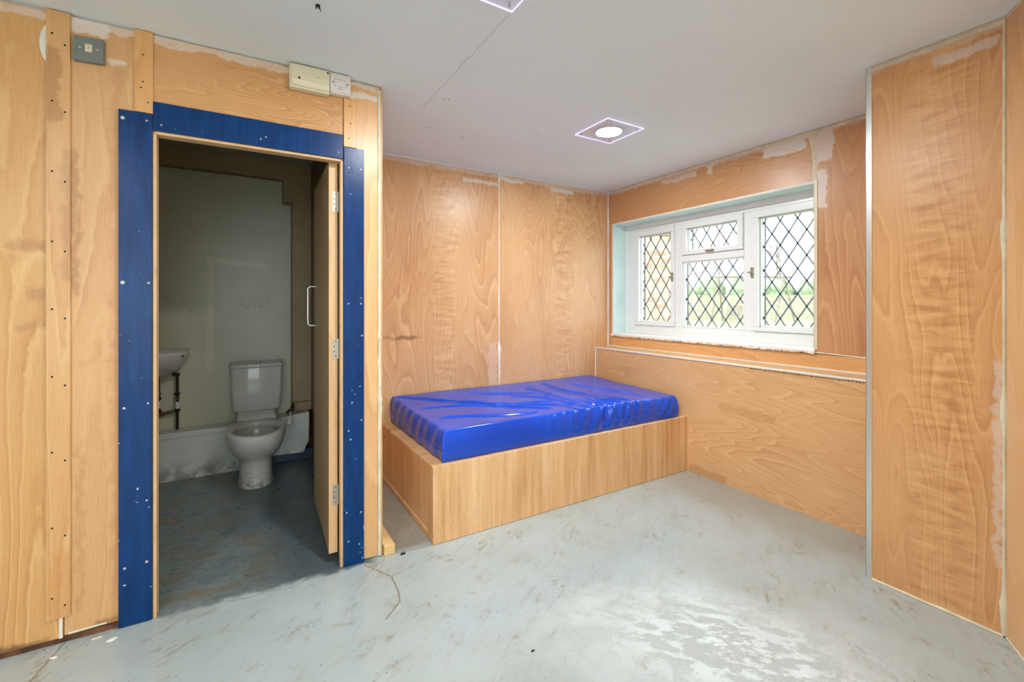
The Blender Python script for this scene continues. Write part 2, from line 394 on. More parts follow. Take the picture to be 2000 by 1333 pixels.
def glass_mat(name='window_glass', tint=(0.97, 1.0, 0.99, 1)):
    t = NT(name); n = t.t.nodes
    tr = n.new('ShaderNodeBsdfTransparent'); tr.inputs[0].default_value = tint
    gl = n.new('ShaderNodeBsdfGlossy'); gl.inputs['Roughness'].default_value = 0.02
    lw = n.new('ShaderNodeLayerWeight'); lw.inputs[0].default_value = 0.5
    fr = t.M('ADD', t.M('MULTIPLY', t.M('POWER', lw.outputs['Facing'], 5.0), 0.9), 0.035)
    mx = n.new('ShaderNodeMixShader')
    t.t.links.new(fr, mx.inputs[0]); t.t.links.new(tr.outputs[0], mx.inputs[1]); t.t.links.new(gl.outputs[0], mx.inputs[2])
    t.t.links.new(mx.outputs[0], t.out.inputs[0]); n.remove(t.b)
    return t.m
M['glass'] = glass_mat()
M['acrylic'] = glass_mat('clear_acrylic', (0.995, 0.99, 1.0, 1))

def emis(name, col, st):
    t = NT(name); t.set(Base_Color=(0.8, 0.8, 0.8, 1), Emission_Color=col, Emission_Strength=st); return t.m
M['lampglow'] = emis('lamp_diffuser', (0.93, 0.975, 1.0, 1), LAMP)
t = NT('violet_acrylic_edge'); t.set(Base_Color=lin(220, 210, 250), Roughness=0.15, Emission_Color=lin(222, 212, 255), Emission_Strength=0.5); M['violet'] = t.m

def vinyl():
    t = NT('blue_pvc_vinyl'); p = t.pos()
    n1 = t.noise(p, 3.0, 4, 0.5); n2 = t.noise(p, 30, 4, 0.6); 
    col = t.ramp(n1, [(0.3, lin(0, 66, 186)), (0.7, lin(0, 78, 206))])
    n3 = t.noise(p, 9.0, 5, 0.65)
    
    vo = t.n('ShaderNodeTexVoronoi'); t.put(vo.inputs['Vector'], p); vo.inputs['Scale'].default_value = 7.0
    col = t.mix(t.M('MULTIPLY', t.ss(vo.outputs['Distance'], 0.02, 0.03, 1.0, 0.0), 0.6), col, lin(120, 150, 220))
    t.set(Base_Color=col, Roughness=0.19, Specular_IOR_Level=0.6)
    return t.m
M['vinyl'] = vinyl()

def toilet_wall(name, a, b, rough, seed=0.0, scribble=False):
    t = NT(name); p = t.pos()
    n1 = t.noise(p, 2.2, 5, 0.55); n2 = t.noise(p, 14, 5, 0.6)
    col = t.ramp(n1, [(0.3, lin(*a)), (0.7, lin(*b))])
    low = t.M('MULTIPLY', t.ss(t.Z, 0.02, 0.16, 1.0, 0.0), t.ss(n2, 0.42, 0.6))
    col = t.mix(t.M('MULTIPLY', low, 0.6), col, lin(84, 80, 74))
    if scribble:
        # two rows of faint pencil loops, and a pale ghost of a removed shelf frame
        xx = t.M('ADD', t.X, t.M('MULTIPLY', t.M('SUBTRACT', n2, 0.5), 0.05))
        zz = t.M('ADD', t.Z, t.M('MULTIPLY', t.M('SUBTRACT', t.noise(p, 9, 2, 0.5), 0.5), 0.06))
        for (cx, w, am, fq, z0) in [(-0.40, 0.15, 0.06, 64.0, 1.27), (-0.40, 0.15, 0.045, -88.0, 1.24), (0.10, 0.11, 0.05, 120.0, 1.29), (0.10, 0.11, 0.05, -52.0, 1.29)]:
            wv = t.M('ADD', z0, t.M('MULTIPLY', t.M('SINE', t.M('MULTIPLY', xx, fq)), am))
            ln = t.ss(t.M('ABSOLUTE', t.M('SUBTRACT', zz, wv)), 0.003, 0.008, 1.0, 0.0)
            ms = t.ss(t.M('ABSOLUTE', t.M('SUBTRACT', t.X, cx)), w * 0.9, w, 1.0, 0.0)
            col = t.mix(t.M('MULTIPLY', t.M('MULTIPLY', ln, ms), 0.22), col, lin(96, 84, 30))
        fx = t.M('ADD', t.X, t.M('MULTIPLY', t.M('SUBTRACT', n2, 0.5), 0.02))
        v1 = t.box(fx, t.Z, -0.225, -0.185, 0.75, 1.60, 0.006)
        h1 = t.box(fx, t.M('ADD', t.Z, t.M('MULTIPLY', t.X, 0.10)), -0.225, 0.19, 1.565, 1.61, 0.006)
        col = t.mix(t.M('MULTIPLY', t.M('MAXIMUM', v1, h1), 0.30), col, lin(236, 220, 190))
    t.set(Base_Color=col, Roughness=rough)
    t.bump(n2, 0.002, 0.25)
    return t.m
M['twall'] = toilet_wall('glossy_white_board', (190, 186, 160), (202, 198, 174), 0.34, scribble=True)
M['tbox'] = toilet_wall('white_painted_boxing', (205, 205, 198), (216, 216, 210), 0.4)
M['tan'] = toilet_wall('tan_painted_boxing', (150, 128, 92), (168, 146, 108), 0.5)
M['navy'] = plain('navy_floor_paint', lin(40, 58, 78), 0.4, var=0.15, scale=10)
M['tceil'] = toilet_wall('stained_grey_ceiling', (150, 146, 132), (168, 164, 150), 0.6)
M['darkply'] = ply('dark_stained_ply', 'y', 'z', 31.0, (58, 34, 20), (84, 52, 32), (104, 68, 44))

# ------------------------------------------------------------------ room shell
fl = MB(); fl.box(-3.7, 3.45, -2.7, 4.4, -0.12, 0.0)
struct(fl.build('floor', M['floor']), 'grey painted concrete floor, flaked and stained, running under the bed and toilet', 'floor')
# ceiling over the main room, open to the toilet behind the doorway wall
cl = MB()
pA0 = TA((-3.6, DA + 0.085, 0)); pA1 = TA((0.529, DA + 0.085, 0))
cl.add([(-3.7, -2.7, ZC), (3.35, -2.7, ZC), (3.35, 3.4, ZC), (0.605, 3.4, ZC), (pA1[0], pA1[1] - 0.05, ZC), (-3.7, pA0[1] - 0.05, ZC),
        (-3.7, -2.7, ZC + .1), (3.35, -2.7, ZC + .1), (3.35, 3.4, ZC + .1), (0.605, 3.4, ZC + .1), (pA1[0], pA1[1] - 0.05, ZC + .1), (-3.7, pA0[1] - 0.05, ZC + .1)],
       [(0, 1, 2, 3, 4, 5), (6, 7, 8, 9, 10, 11), (0, 1, 7, 6), (1, 2, 8, 7), (2, 3, 9, 8), (3, 4, 10, 9), (4, 5, 11, 10), (5, 0, 6, 11)])
ceiling = struct(cl.build('ceiling', M['ceiling']), 'flat white painted ceiling with a hairline crack and flaked spots', 'ceiling')
# exposed fixing hole
h = MB()
for k in range(5):
    a = k * 1.3; h.tube([(0.239 + 0.004 * cos(a), 1.76 + 0.006 * sin(a), ZC), (0.239 + 0.010 * cos(a + 1), 1.76 + 0.012 * sin(a + 1), ZC - 0.008 - 0.003 * k)], 0.0014, 6)
h.tube([(0.239, 1.76, ZC), (0.239, 1.76, ZC - 0.002)], 0.008, 10)
h.build('pulled_fixing', M['darkhole'], ceiling)

# --- back wall
wb = MB(); wb.box(0.62, 3.3, VB + 0.012, VB + 0.15, 0, ZC)
wall_back = struct(wb.build('wall_back', M['hidden']), 'plywood lined wall behind the bed', 'wall')
topsm = lambda a, b: [(a, b, ZC - 0.045, ZC + 0.05, 0.55)]
mb1 = ply('plywood_back_left', 'x', 'z', 2.0, (172, 112, 68), (198, 144, 98), (216, 170, 126), rings=17, figure=0.7, fig_c=1.36, fig_w=0.13,
          smears=[(0.6, 1.9, ZC - 0.045, ZC + 0.05, 0.45), (1.52, 1.87, ZC - 0.115, ZC - 0.085, 0.6)],
          stains=[(0.62, 1.16, 1.010, 1.022, 0.6, (120, 84, 54)), (0.97, 1.12, 1.003, 1.03, 0.6, (124, 88, 58)), (1.74, 1.82, 0.5, 0.95, 0.25, (236, 220, 204))])
mb2 = ply('plywood_back_right', 'x', 'z', 5.3, (172, 114, 70), (200, 146, 100), (218, 172, 128), rings=15, figure=0.7, fig_c=2.52, fig_w=0.13,
          smears=[(1.8, 3.1, ZC - 0.045, ZC + 0.05, 0.45), (2.36, 2.62, ZC - 0.085, ZC - 0.05, 0.85), (1.86, 2.1, ZC - 0.06, ZC - 0.03, 0.9)])
p = MB(); p.box(0.62, 1.8395, VB, VB + 0.012, 0.0, ZC - 0.004); p.build('plywood_panel', mb1, wall_back)
p = MB(); p.box(1.8425, UW, VB, VB + 0.012, 0.0, ZC - 0.004); p.build('plywood_panel', mb2, wall_back)

def bead(T, path, w, t, mat, name, parent, seed=0, n=70, rag=0.5, ax='x', blobs=()):
    """ragged bead of filler: path (c0,z0)-(c1,z1) on plane; T maps (c,depth,z) to room, depth toward the room"""
    rnd = random.Random(seed); (c0, z0), (c1, z1) = path
    L = sqrt((c1 - c0) ** 2 + (z1 - z0) ** 2); dx, dz = (c1 - c0) / L, (z1 - z0) / L; nx, nz = -dz, dx
    b = MB(); rings = []
    for i in range(n + 1):
        s = i / n
        wa = w * (1 + rag * mnoise.noise(Vector((s * L * 14, seed, 0)))); wb_ = w * (1 + rag * mnoise.noise(Vector((s * L * 14, seed + 9, 3))))
        for (bs, bw, side, sp) in blobs:
            e = math.exp(-((s - bs) / sp) ** 2) * bw * (0.75 + 0.5 * mnoise.noise(Vector((s * L * 40, seed, 5))))
            if side <= 0: wa += e
            if side >= 0: wb_ += e
        c = c0 + (c1 - c0) * s; z = z0 + (z1 - z0) * s
        tt = t * (1 + 0.3 * mnoise.noise(Vector((s * L * 20, seed, 7))))
        prof = [(-wb_, 0), (-wb_ * 0.6, tt * 0.8), (0, tt), (wa * 0.6, tt * 0.8), (wa, 0)]
        rings.append([T((c + nx * q, d, z + nz * q)) for q, d in prof])
    b.loft(rings, False, False, closed=False)
    return b.build(name, mat, parent)
TB = lambda p: (p[0], VB - p[1], p[2])
TWn = lambda p: (UW - p[1], p[0], p[2])
TLw = lambda p: (UL - p[1], p[0], p[2])
TPi = lambda p: (UP - p[1], p[0], p[2])
TAf = lambda p: TA((p[0], DA - p[1], p[2]))
bead(TB, ((1.841, 0.42), (1.841, ZC)), 0.0035, 0.0015, M['white_filler'], 'filler_bead', wall_back, 3, rag=0.6, blobs=[(0.24, 0.012, 0, 0.03), (0.17, 0.01, 1, 0.05), (0.45, 0.005, -1, 0.06), (0.98, 0.012, 0, 0.02)])
bead(TB, ((0.62, ZC - 0.003), (UW, ZC - 0.003)), 0.005, 0.004, M['white_filler'], 'filler_bead', wall_back, 5, rag=0.5, n=120)

# --- window wall
OV0, OV1, OZ0, OZ1 = 1.405, 3.182, 0.975, 2.030     # the opening
ww = MB()
X0, X1 = UW + 0.012, UW + 0.30
ww.box(X0, X1, -2.7, OV0, -0.1, ZC); ww.box(X0, X1, OV1, VB + 0.15, -0.1, ZC)
ww.box(X0, X1, OV0, OV1, -0.1, OZ0 - 0.02); ww.box(X0, X1, OV0, OV1, OZ1, ZC)
wall_win = struct(ww.build('wall_right', M['hidden']), 'plywood lined wall holding the leaded window', 'wall')
mw_top = ply('plywood_over_window', 'y', 'x', 8.0, (164, 104, 58), (190, 134, 86), (206, 156, 108), rings=13, gs=(1.6, 0.55), desat=0.12,
             smears=[(1.35, 3.3, ZC - 0.04, ZC + 0.05, 0.45), (1.45, 1.72, ZC - 0.10, ZC - 0.02, 0.85), (2.25, 2.6, ZC - 0.08, ZC - 0.045, 0.55), (2.1, 2.16, ZC - 0.09, ZC - 0.03, 0.7)])
mw_right = ply('plywood_right_of_window', 'y', 'z', 11.0, (160, 100, 58), (188, 132, 86), (206, 154, 108), rings=12, gs=(0.8, 0.22), desat=0.12,
               smears=[(0.6, 1.42, ZC - 0.035, ZC + 0.05, 0.45), (1.30, 1.40, 2.15, 2.35, 0.7), (1.34, 1.40, 1.86, 2.10, 0.6)])
mw_low = ply('plywood_under_window', 'y', 'x', 14.0, (186, 128, 70), (208, 150, 92), (220, 168, 112), rings=6, gs=(0.9, 0.2), desat=0.12)
p = MB(); p.box(UW, X0, 1.42, VB, OZ1, ZC - 0.004); p.box(UW, X0, OV1, VB, 0.86, OZ1); p.build('plywood_panel', mw_top, wall_win)
p = MB(); p.box(UW, X0, 0.92, 1.419, OZ1, ZC - 0.004); p.box(UW, X0, 0.92, OV0, 0.96, OZ1); p.build('plywood_panel', mw_right, wall_win)
p = MB(); p.box(UW, X0, 1.784, OV1, 0.84, OZ0 - 0.02); p.build('plywood_panel', mw_low, wall_win)
p = MB(); p.box(UW, X0, 0.92, 1.782, 0.84, OZ0 - 0.02); p.build('plywood_panel', mw_low, wall_win)
bead(TWn, ((VB, ZC - 0.012), (0.9, ZC - 0.012)), 0.012, 0.006, M['cream'], 'filler_bead', wall_win, 11, n=140, rag=0.25)
bead(TWn, ((1.402, 2.04), (1.402, ZC - 0.02)), 0.015, 0.002, M['cream'], 'filler_bead', wall_win, 17, rag=0.35, blobs=[(0.95, 0.03, 1, 0.2)])
bead(TWn, ((1.405, 0.966), (1.10, 0.956)), 0.003, 0.0015, M['white_filler'], 'filler_bead', wall_win, 19, rag=0.9)
bead(lambda p: (UW - 0.004 - p[1], VB - 0.004, p[2]) , ((3.23, 0.86), (3.23, ZC)), 0.001, 0.001, M['white_filler'], 'filler_bead', wall_win, 23)
b = MB(); b.tube([(UW - 0.003, VB - 0.003, z) for z in [0.86 + i * 0.1 for i in range(16)]], [0.0075 + 0.002 * sin(i * 1.7) for i in range(16)], 8)
b.build('filler_bead', M['white_filler'], wall_win)

# low boxing under the window
lb = MB(); lb.box(UL, UW + 0.001, 0.92, VB, 0.0, 0.848)
ml = ply('plywood_low_boxing', 'y', 'x', 21.0, (186, 128, 76), (208, 154, 102), (222, 176, 126), rings=15, gs=(1.5, 0.30), desat=0.12,
         stains=[(1.55, 1.95, 0.50, 0.56, 0.3, (176, 116, 66)), (1.9, 2.2, -0.02, 0.06, 0.35, (150, 110, 70))])
boxing = struct(lb.build('trim_1', ml), 'low plywood boxing running along the floor beneath the window', 'wall boxing')
lt = MB(); lt.box(UL - 0.004, UW, 0.92, VB, 0.848, 0.857); lt.build('capping_board', M['pale_edge'], boxing, 0.001)
bead(lambda p: (UW - p[1] * 0.8, p[0], p[2] + p[1] * 0.9), ((VB, 0.861), (0.92, 0.861)), 0.007, 0.007, M['white_filler'], 'filler_bead', boxing, 29, n=120, rag=0.3)
bead(lambda p: (UL - 0.004 - p[1], p[0], p[2]), ((VB, 0.850), (0.92, 0.850)), 0.007, 0.002, M['white_filler'], 'filler_bead', boxing, 31, n=120, rag=0.4)
e = MB()
rnd = random.Random(4)
for i in range(46):
    v = 0.94 + i * 0.017 + rnd.random() * 0.006
    e.box(UL - 0.0035, UL + 0.001, v, v + 0.009, 0.835 + rnd.random() * 0.002, 0.8385)
e.build('splintered_edge', M['darkhole'], boxing)
b = MB(); b.tube([(UL - 0.002, VB - 0.002, z) for z in (0.41, 0.55, 0.7, 0.857)], 0.0055, 8); b.build('filler_bead', M['white_filler'], boxing)

# pillar / projecting pier with the big figured panel
pr = MB(); pr.box(UP + 0.012, UW + 0.29, 0.45, 0.90, 0, ZC)
pier = struct(pr.build('wall_pier', M['hidden']), 'projecting plywood faced pier right of the window', 'wall')
mp = ply('plywood_pier', 'y', 'z', 37.0, (176, 116, 64), (200, 144, 92), (216, 166, 112), rings=13, figure=0.9, fig_c=0.66, fig_w=0.15, gs=(1.25, 0.30), desat=0.08,
         smears=[(0.46, 0.90, ZC - 0.04, ZC + 0.05, 0.42), (0.49, 0.68, ZC - 0.10, ZC - 0.06, 0.6), (0.48, 0.505, 0.25, 1.05, 0.4)])
p = MB(); p.box(UP, UP + 0.012, 0.481, 0.893, 0.0, ZC - 0.004); p.build('plywood_panel', mp, pier)
# dark return face of the pier
p = MB(); p.box(UP, UW, 0.9, 0.912, 0.0, ZC); p.build('plywood_panel', mw_right, pier)
bead(TPi, ((0.893, ZC - 0.012), (0.472, ZC - 0.012)), 0.013, 0.006, M['cream'], 'filler_bead', pier, 41, rag=0.25)
bead(TPi, ((0.893, 0.004), (0.478, 0.004)), 0.007, 0.006, M['cream'], 'filler_bead', pier, 43, rag=0.6)
bead(TPi, ((0.476, 0.01), (0.476, ZC)), 0.006, 0.008, M['cream'], 'filler_bead', pier, 45, rag=0.35, n=120, blobs=[(0.04, 0.01, 0, 0.04), (0.36, 0.01, 0, 0.02), (0.65, 0.008, 0, 0.03)])
ct = MB(); ct.box(UP - 0.002, UP, 0.893, 0.916, 0.0, ZC); ct.box(UP - 0.002, UP + 0.023, 0.914, 0.916, 0.0, ZC)
struct(ct.build('trim_2', M['metal'], bevel=0.0006), 'grey metal corner angle up the edge of the projecting pier', 'corner trim')

# splayed wall at far right, then the unseen remainder of the room
def wall_seg(name, p0, p1, mat, label, th=0.1, side=1, z1=ZC):
    dx, dy = p1[0] - p0[0], p1[1] - p0[1]; L = sqrt(dx * dx + dy * dy); nx, ny = -dy / L * th * side, dx / L * th * side
    b = MB(); q = [(p0[0], p0[1]), (p1[0], p1[1]), (p1[0] + nx, p1[1] + ny), (p0[0] + nx, p0[1] + ny)]
    b.add([(x, y, 0) for x, y in q] + [(x, y, z1) for x, y in q], [(0, 1, 2, 3), (4, 5, 6, 7), (0, 1, 5, 4), (1, 2, 6, 5), (2, 3, 7, 6), (3, 0, 4, 7)])
    return struct(b.build(name, mat), label, 'wall')
ms = ply('plywood_splay', 'x', 'z', 50.0, (190, 136, 84), (206, 156, 106), (218, 174, 126), rings=7)
E1 = (UP + 0.004, 0.476); E2 = (1.00, -0.43)
wsp = wall_seg('wall_splayed', E1, E2, ms, 'splayed plywood wall at the far right beside the pier')
bead(lambda p: (E1[0] + p[0] * -0.852 - 0.523 * -p[1], E1[1] + p[0] * -0.523 + p[1] * 0.852, p[2]), ((0.012, 0.004), (1.5, 0.004)), 0.006, 0.006, M['cream'], 'filler_bead', wsp, 47, rag=0.5)
bead(lambda p: (E1[0] + p[0] * -0.852 - 0.523 * -p[1], E1[1] + p[0] * -0.523 + p[1] * 0.852, p[2]), ((0.012, ZC - 0.006), (1.5, ZC - 0.006)), 0.007, 0.004, M['cream'], 'filler_bead', wsp, 48, rag=0.3)
mr = ply('plywood_rear', 'x', 'z', 61.0); mr2 = ply('plywood_rear_side', 'y', 'z', 67.0)
wall_seg('wall_near', E2, (1.00, -2.6), mr2, 'plywood wall behind and right of the viewpoint')
rw = MB(); rw.box(-3.6, -2.9, -2.70, -2.6, 0, ZC); rw.box(0.7, 1.1, -2.70, -2.6, 0, ZC); rw.box(-2.9, 0.7, -2.70, -2.6, 0, 0.25); rw.box(-2.9, 0.7, -2.70, -2.6, 2.2, ZC)
struct(rw.build('wall_rear', mr), 'plywood wall behind the viewpoint, with an opening for the added fill window', 'wall')
w2 = MB()  # unseen rear window, added to brighten the walls and ceiling
for (a0, a1, c0, c1) in [(-2.9, 0.7, 0.25, 0.31), (-2.9, 0.7, 2.14, 2.2), (-2.9, -2.84, .31, 2.14), (0.64, 0.7, .31, 2.14), (-1.73, -1.67, .31, 2.14), (-.53, -.47, .31, 2.14)]: w2.box(a0, a1, -2.68, -2.62, c0, c1)
w2o = struct(w2.build('added_fill_window', M['upvc'], bevel=0.004), 'unseen white framed window added behind the viewpoint as fill light', 'window')
w2 = MB(); w2.box(-2.84, 0.64, -2.652, -2.648, .31, 2.14); w2.build('glass_pane', M['glass'], w2o)
wall_seg('wall_far_left', (-3.55, -2.6), (-3.55, 4.3), mr2, 'plywood wall at the far left end of the room', side=1)

# --- doorway wall (wall A)
OA0, OA1, OH = -0.378, 0.345, 1.967
wa = MB(TA); B0, B1 = DA + 0.012, DA + 0.040
wa.box(-3.6, OA0, B0, B1, 0, ZC); wa.box(OA1, 0.522, B0, B1, 0, ZC); wa.box(OA0, OA1, B0, B1, OH, ZC)
wall_a = struct(wa.build('wall_left', M['hidden']), 'plywood wall on the left with the toilet doorway', 'wall')
R = (120, 78, 48)
ma1 = ply('plywood_left_sheet', 'x', 'z', 70.0, (186, 122, 62), (210, 154, 92), (226, 180, 120), rings=9, gs=(0.8, 0.24), desat=0.06, gain=0.92, rough=0.42,
          smears=[(-3.6, -0.4, ZC - 0.045, ZC - 0.008, 0.5)],
          stains=[(-0.66, -0.60, 1.28, 1.33, 0.35, (150, 96, 54)), (-0.72, -0.60, 1.46, 1.50, 0.3, (150, 96, 54)), (-0.70, -0.6, 1.18, 1.2, 0.3, (150, 96, 54)), (-0.9, -0.6, -0.03, 0.035, 0.8, (92, 56, 34))])
ma2 = ply('plywood_left_strip', 'x', 'z', 74.0, (188, 128, 74), (212, 158, 104), (224, 176, 124), rings=7, gs=(0.9, 0.26), desat=0.06, gain=0.92, rough=0.42,
          smears=[(-0.55, -0.34, ZC - 0.035, ZC - 0.005, 0.5), (-0.45, -0.38, 2.21, 2.225, 0.6), (-0.56, -0.44, 2.295, 2.36, 0.75)],
          stains=[(-0.55, -0.525, 1.30, 1.85, 0.45, (150, 98, 58)), (-0.53, -0.515, 0.1, 0.75, 0.3, (160, 110, 72)), (-0.48, -0.38, -0.02, 0.05, 0.6, R), (-0.52, -0.36, 1.04, 1.05, 0.3, (176, 120, 72)),
                  (-0.43, -0.40, 0.0, 2.2, 0.25, (170, 104, 56))])
mal = ply('plywood_over_doorway', 'x', 'x', 78.0, (180, 118, 62), (208, 148, 90), (222, 172, 116), rings=15, gs=(2.4, 0.8), desat=0.06, gain=0.92, rough=0.42,
          smears=[(-0.32, 0.2, ZC - 0.04, ZC - 0.004, 0.55)])
ma3 = ply('plywood_right_strip', 'x', 'z', 83.0, (188, 130, 80), (208, 156, 104), (222, 174, 126), rings=5, gs=(1, 0.22), desat=0.08,
          smears=[(0.45, 0.60, ZC - 0.035, ZC - 0.01, 0.7), (0.45, 0.60, ZC - 0.085, ZC - 0.055, 0.75)])
p = MB(TA); p.box(-3.6, -0.6435, DA, B0, 0.022, ZC - 0.012); p.build('plywood_panel', ma1, wall_a)
p = MB(TA); p.box(-0.640, OA0, DA, B0, 0.028, ZC - 0.010); p.build('plywood_panel', ma2, wall_a)
p = MB(TA); p.box(-0.377, 0.347, DA, B0, OH + 0.003, ZC - 0.006); p.build('plywood_panel', mal, wall_a)
p = MB(TA); p.box(0.349, 0.510, DA, B0, 0.010, ZC - 0.006); p.build('plywood_panel', ma3, wall_a)
p = MB(TA); p.box(-3.6, OA0, DA + 0.004, B0, 0.0, 0.022); p.build('sole_plate', plain('old_dark_timber', lin(104, 66, 40), 0.7, var=0.4, scale=18), wall_a)
bead(TAf, ((0.519, 0.005), (0.519, ZC - 0.02)), 0.0075, 0.004, M['cream'], 'filler_bead', wall_a, 51, n=160, rag=0.35, blobs=[(0.33, 0.008, 1, 0.05), (0.05, 0.004, 1, 0.04)])
bead(TAf, ((0.528, 0.003), (0.528, ZC)), 0.0025, 0.003, M['pale_edge'], 'bare_edge', wall_a, 53, n=60, rag=0.3)
bead(TAf, ((-0.650, 0.02), (-0.650, 0.13)), 0.005, 0.002, M['white_filler'], 'filler_bead', wall_a, 57, n=20)
bead(TAf, ((-0.63, 0.03), (-0.52, 0.032)), 0.004, 0.002, M['cream'], 'filler_bead', wall_a, 58, n=24)
# white half round patch behind the batten
hp = MB(TA)
pts = [(-0.702 + 0.0, 0)]
rr = [(-0.69 - 0.017 * sin(pi * i / 14) ** 0.7, DA - 0.0015, 2.165 + 0.135 * i / 14) for i in range(15)] + [(-0.688, DA - 0.0015, 2.30), (-0.688, DA - 0.0015, 2.165)]
hp.loft([rr, [(a, DA + 0.001, z) for a, d, z in rr]], True, True, smooth=False)
hp.build('white_patch', M['white_filler'], wall_a)
# joint gap between consumer unit and right strip is dark
# door lining
dl = MB(TA); dl.box(OA0, OA0 + 0.011, DA - 0.004, B1 + 0.005, 0.0, OH); dl.box(OA0, OA1, DA - 0.004, B1 + 0.005, OH - 0.012, OH); dl.box(OA1 - 0.011, OA1, DA - 0.004, B1 + 0.005, 0.0, OH)
lining = struct(dl.build('trim_3', M['pale_edge'], bevel=0.001), 'pale bare timber lining around the toilet doorway', 'door lining')

# partition between toilet and alcove
pa = MB(); pa.box(0.50, 0.604, 2.303, 4.3, 0, 2.5)
struct(pa.build('wall_partition', M['darkply']), 'dark partition between the toilet and the bed alcove', 'wall')
# alcove face of the partition
pf = MB(); pf.box(0.604, 0.612, 2.275, VB, 0, ZC); struct(pf.build('wall_alcove', ply('plywood_alcove', 'y', 'z', 90.0)), 'plywood lining at the foot end of the bed alcove', 'wall')

# --- toilet shell
TV = 4.13
tb = MB(); tb.box(-1.5, 0.52, TV + 0.012, TV + 0.12, 0, 2.5)
wt = struct(tb.build('wall_toilet_back', M['tan']), 'painted wall behind the toilet', 'wall')
p = MB()
pp = [(-1.5, 0.30), (0.352, 0.30), (0.352, 2.085), (0.288, 2.085), (0.288, 2.278), (-1.5, 2.278)]
p.add([(x, TV, z) for x, z in pp] + [(x, TV + 0.012, z) for x, z in pp], [(0, 1, 2, 3, 4, 5), (6, 7, 8, 9, 10, 11)] + [(i, (i + 1) % 6, (i + 1) % 6 + 6, i + 6) for i in range(6)])
p.build('wall_sheet', M['twall'], wt, 0.002)
tn = MB(); tn.box(-1.5, 0.50, TV - 0.06, TV + 0.02, 2.285, 2.50); tn.box(0.292, 0.50, TV - 0.06, TV + 0.02, 2.098, 2.285); tn.box(0.358, 0.50, TV - 0.06, TV + 0.02, 0.46, 2.098)
tn.build('pipe_boxing', M['tan'], wt, 0.002)
tn = MB(); tn.box(0.356, 0.50, TV - 0.07, TV + 0.02, 0.385, 0.457); tn.build('boxing_foot', M['tan'], wt, 0.003)
lf = MB(); lf.box(-1.6, -1.5, B1 + 0.06, 4.3, 0, 2.5); struct(lf.build('wall_toilet_left', M['twall']), 'white wall left of the washbasin, hidden by the jamb', 'wall')
tc = MB(); tc.box(-1.6, 0.52, 2.36, 4.3, 2.435, 2.5); tc.box(-1.6, 0.52, 2.36, 2.38, ZC + 0.02, 2.5); struct(tc.build('ceiling_toilet', M['tceil']), 'stained grey ceiling over the toilet', 'ceiling')
lbx = MB(); lbx.box(-1.5, 0.04, 3.980, TV, 0.0, 0.306); 
rx = [(0.04, 0.075), (0.435, 0.062), (0.47, 0.16), (0.475, 0.385), (0.04, 0.345)]
lbx.add([(x, 3.98, z) for x, z in rx] + [(x, TV, z) for x, z in rx], [(0, 1, 2, 3, 4), (5, 6, 7, 8, 9)] + [(i, (i + 1) % 5, (i + 1) % 5 + 5, i + 5) for i in range(5)])
pb = struct(lbx.build('trim_4', M['tbox'], bevel=0.002), 'low white boxing along the floor behind the toilet', 'pipe boxing')
ls = MB(); ls.box(-1.5, 0.04, 3.972, TV, 0.306, 0.346); ls.build('shelf_top', M['tbox'], pb, 0.004)
nb = MB(); nb.box(0.04, 0.50, 4.0, TV, 0.0, 0.08); nb.build('painted_upstand', M['navy'], pb, 0.004)

# ------------------------------------------------------------------ screws
def screw(T, c, z, d, r, parent, mat=None, dark=False, name='screw'):
    """countersunk screw head on plane depth d (toward the room is smaller d)"""
    b = MB(T)
    ring = lambda rr, dd: [(c + rr * cos(2 * pi * k / 12), dd, z + rr * sin(2 * pi * k / 12)) for k in range(12)]
    if dark:
        b.loft([ring(r, d), ring(r * 0.9, d - 0.0006)], False, True, smooth=False)
        return b.build(name, M['darkhole'], parent)
    b.loft([ring(r, d), ring(r * 0.92, d - 0.0012), ring(r * 0.5, d - 0.0016), ring(r * 0.28, d - 0.0008)], False, True, smooth=False)
    o = b.build(name, mat or M['screw'], parent)
    return o

# ------------------------------------------------------------------ blue boards and battens round the doorway
def board(name, a0, a1, z0, z1, d0, d1, mat, label, cat, bev=0.0012):
    b = MB(TA); b.box(a0, a1, d0, d1, z0, z1)
    return tag(b.build(name, mat, bevel=bev), label, cat)
bl = board('door_casing_board', -0.483, -0.3785, 0.004, 2.031, DA - 0.012, DA, M['blue'], 'chipped blue painted board screwed up the left side of the toilet doorway', 'door casing')
for c, z, r in [(-0.470, 1.998, .007), (-0.396, 2.001, .004), (-0.470, 1.353, .007), (-0.390, 1.353, .0045), (-0.466, 0.86, .005), (-0.392, 0.872, .004), (-0.396, 0.485, .004), (-0.464, 0.232, .005), (-0.396, 0.240, .0055)]:
    screw(TA, c, z, DA - 0.012, r, bl)
lt_ = board('door_casing_board', -0.3765, 0.3445, 1.967, 2.083, DA - 0.012, DA, M['blue'], 'horizontal blue painted board above the toilet doorway', 'door casing')
for c, z in [(-0.350, 1.992), (0.02, 2.012), (0.325, 1.995), (0.0, 2.00)]: screw(TA, c, z, DA - 0.012, 0.0035, lt_)
br = board('door_casing_board', 0.349, 0.4425, 0.0, 2.026, DA - 0.012, DA, M['blue'], 'paint-flecked blue board up the right side of the toilet doorway', 'door casing')
for c, z in [(0.372, 1.928), (0.427, 1.928), (0.37, 1.27), (0.428, 1.27), (0.43, 0.70), (0.37, 0.655), (0.362, 0.26), (0.428, 0.25), (0.37, 0.12), (0.42, 0.095)]: screw(TA, c, z, DA - 0.012, 0.004, br)

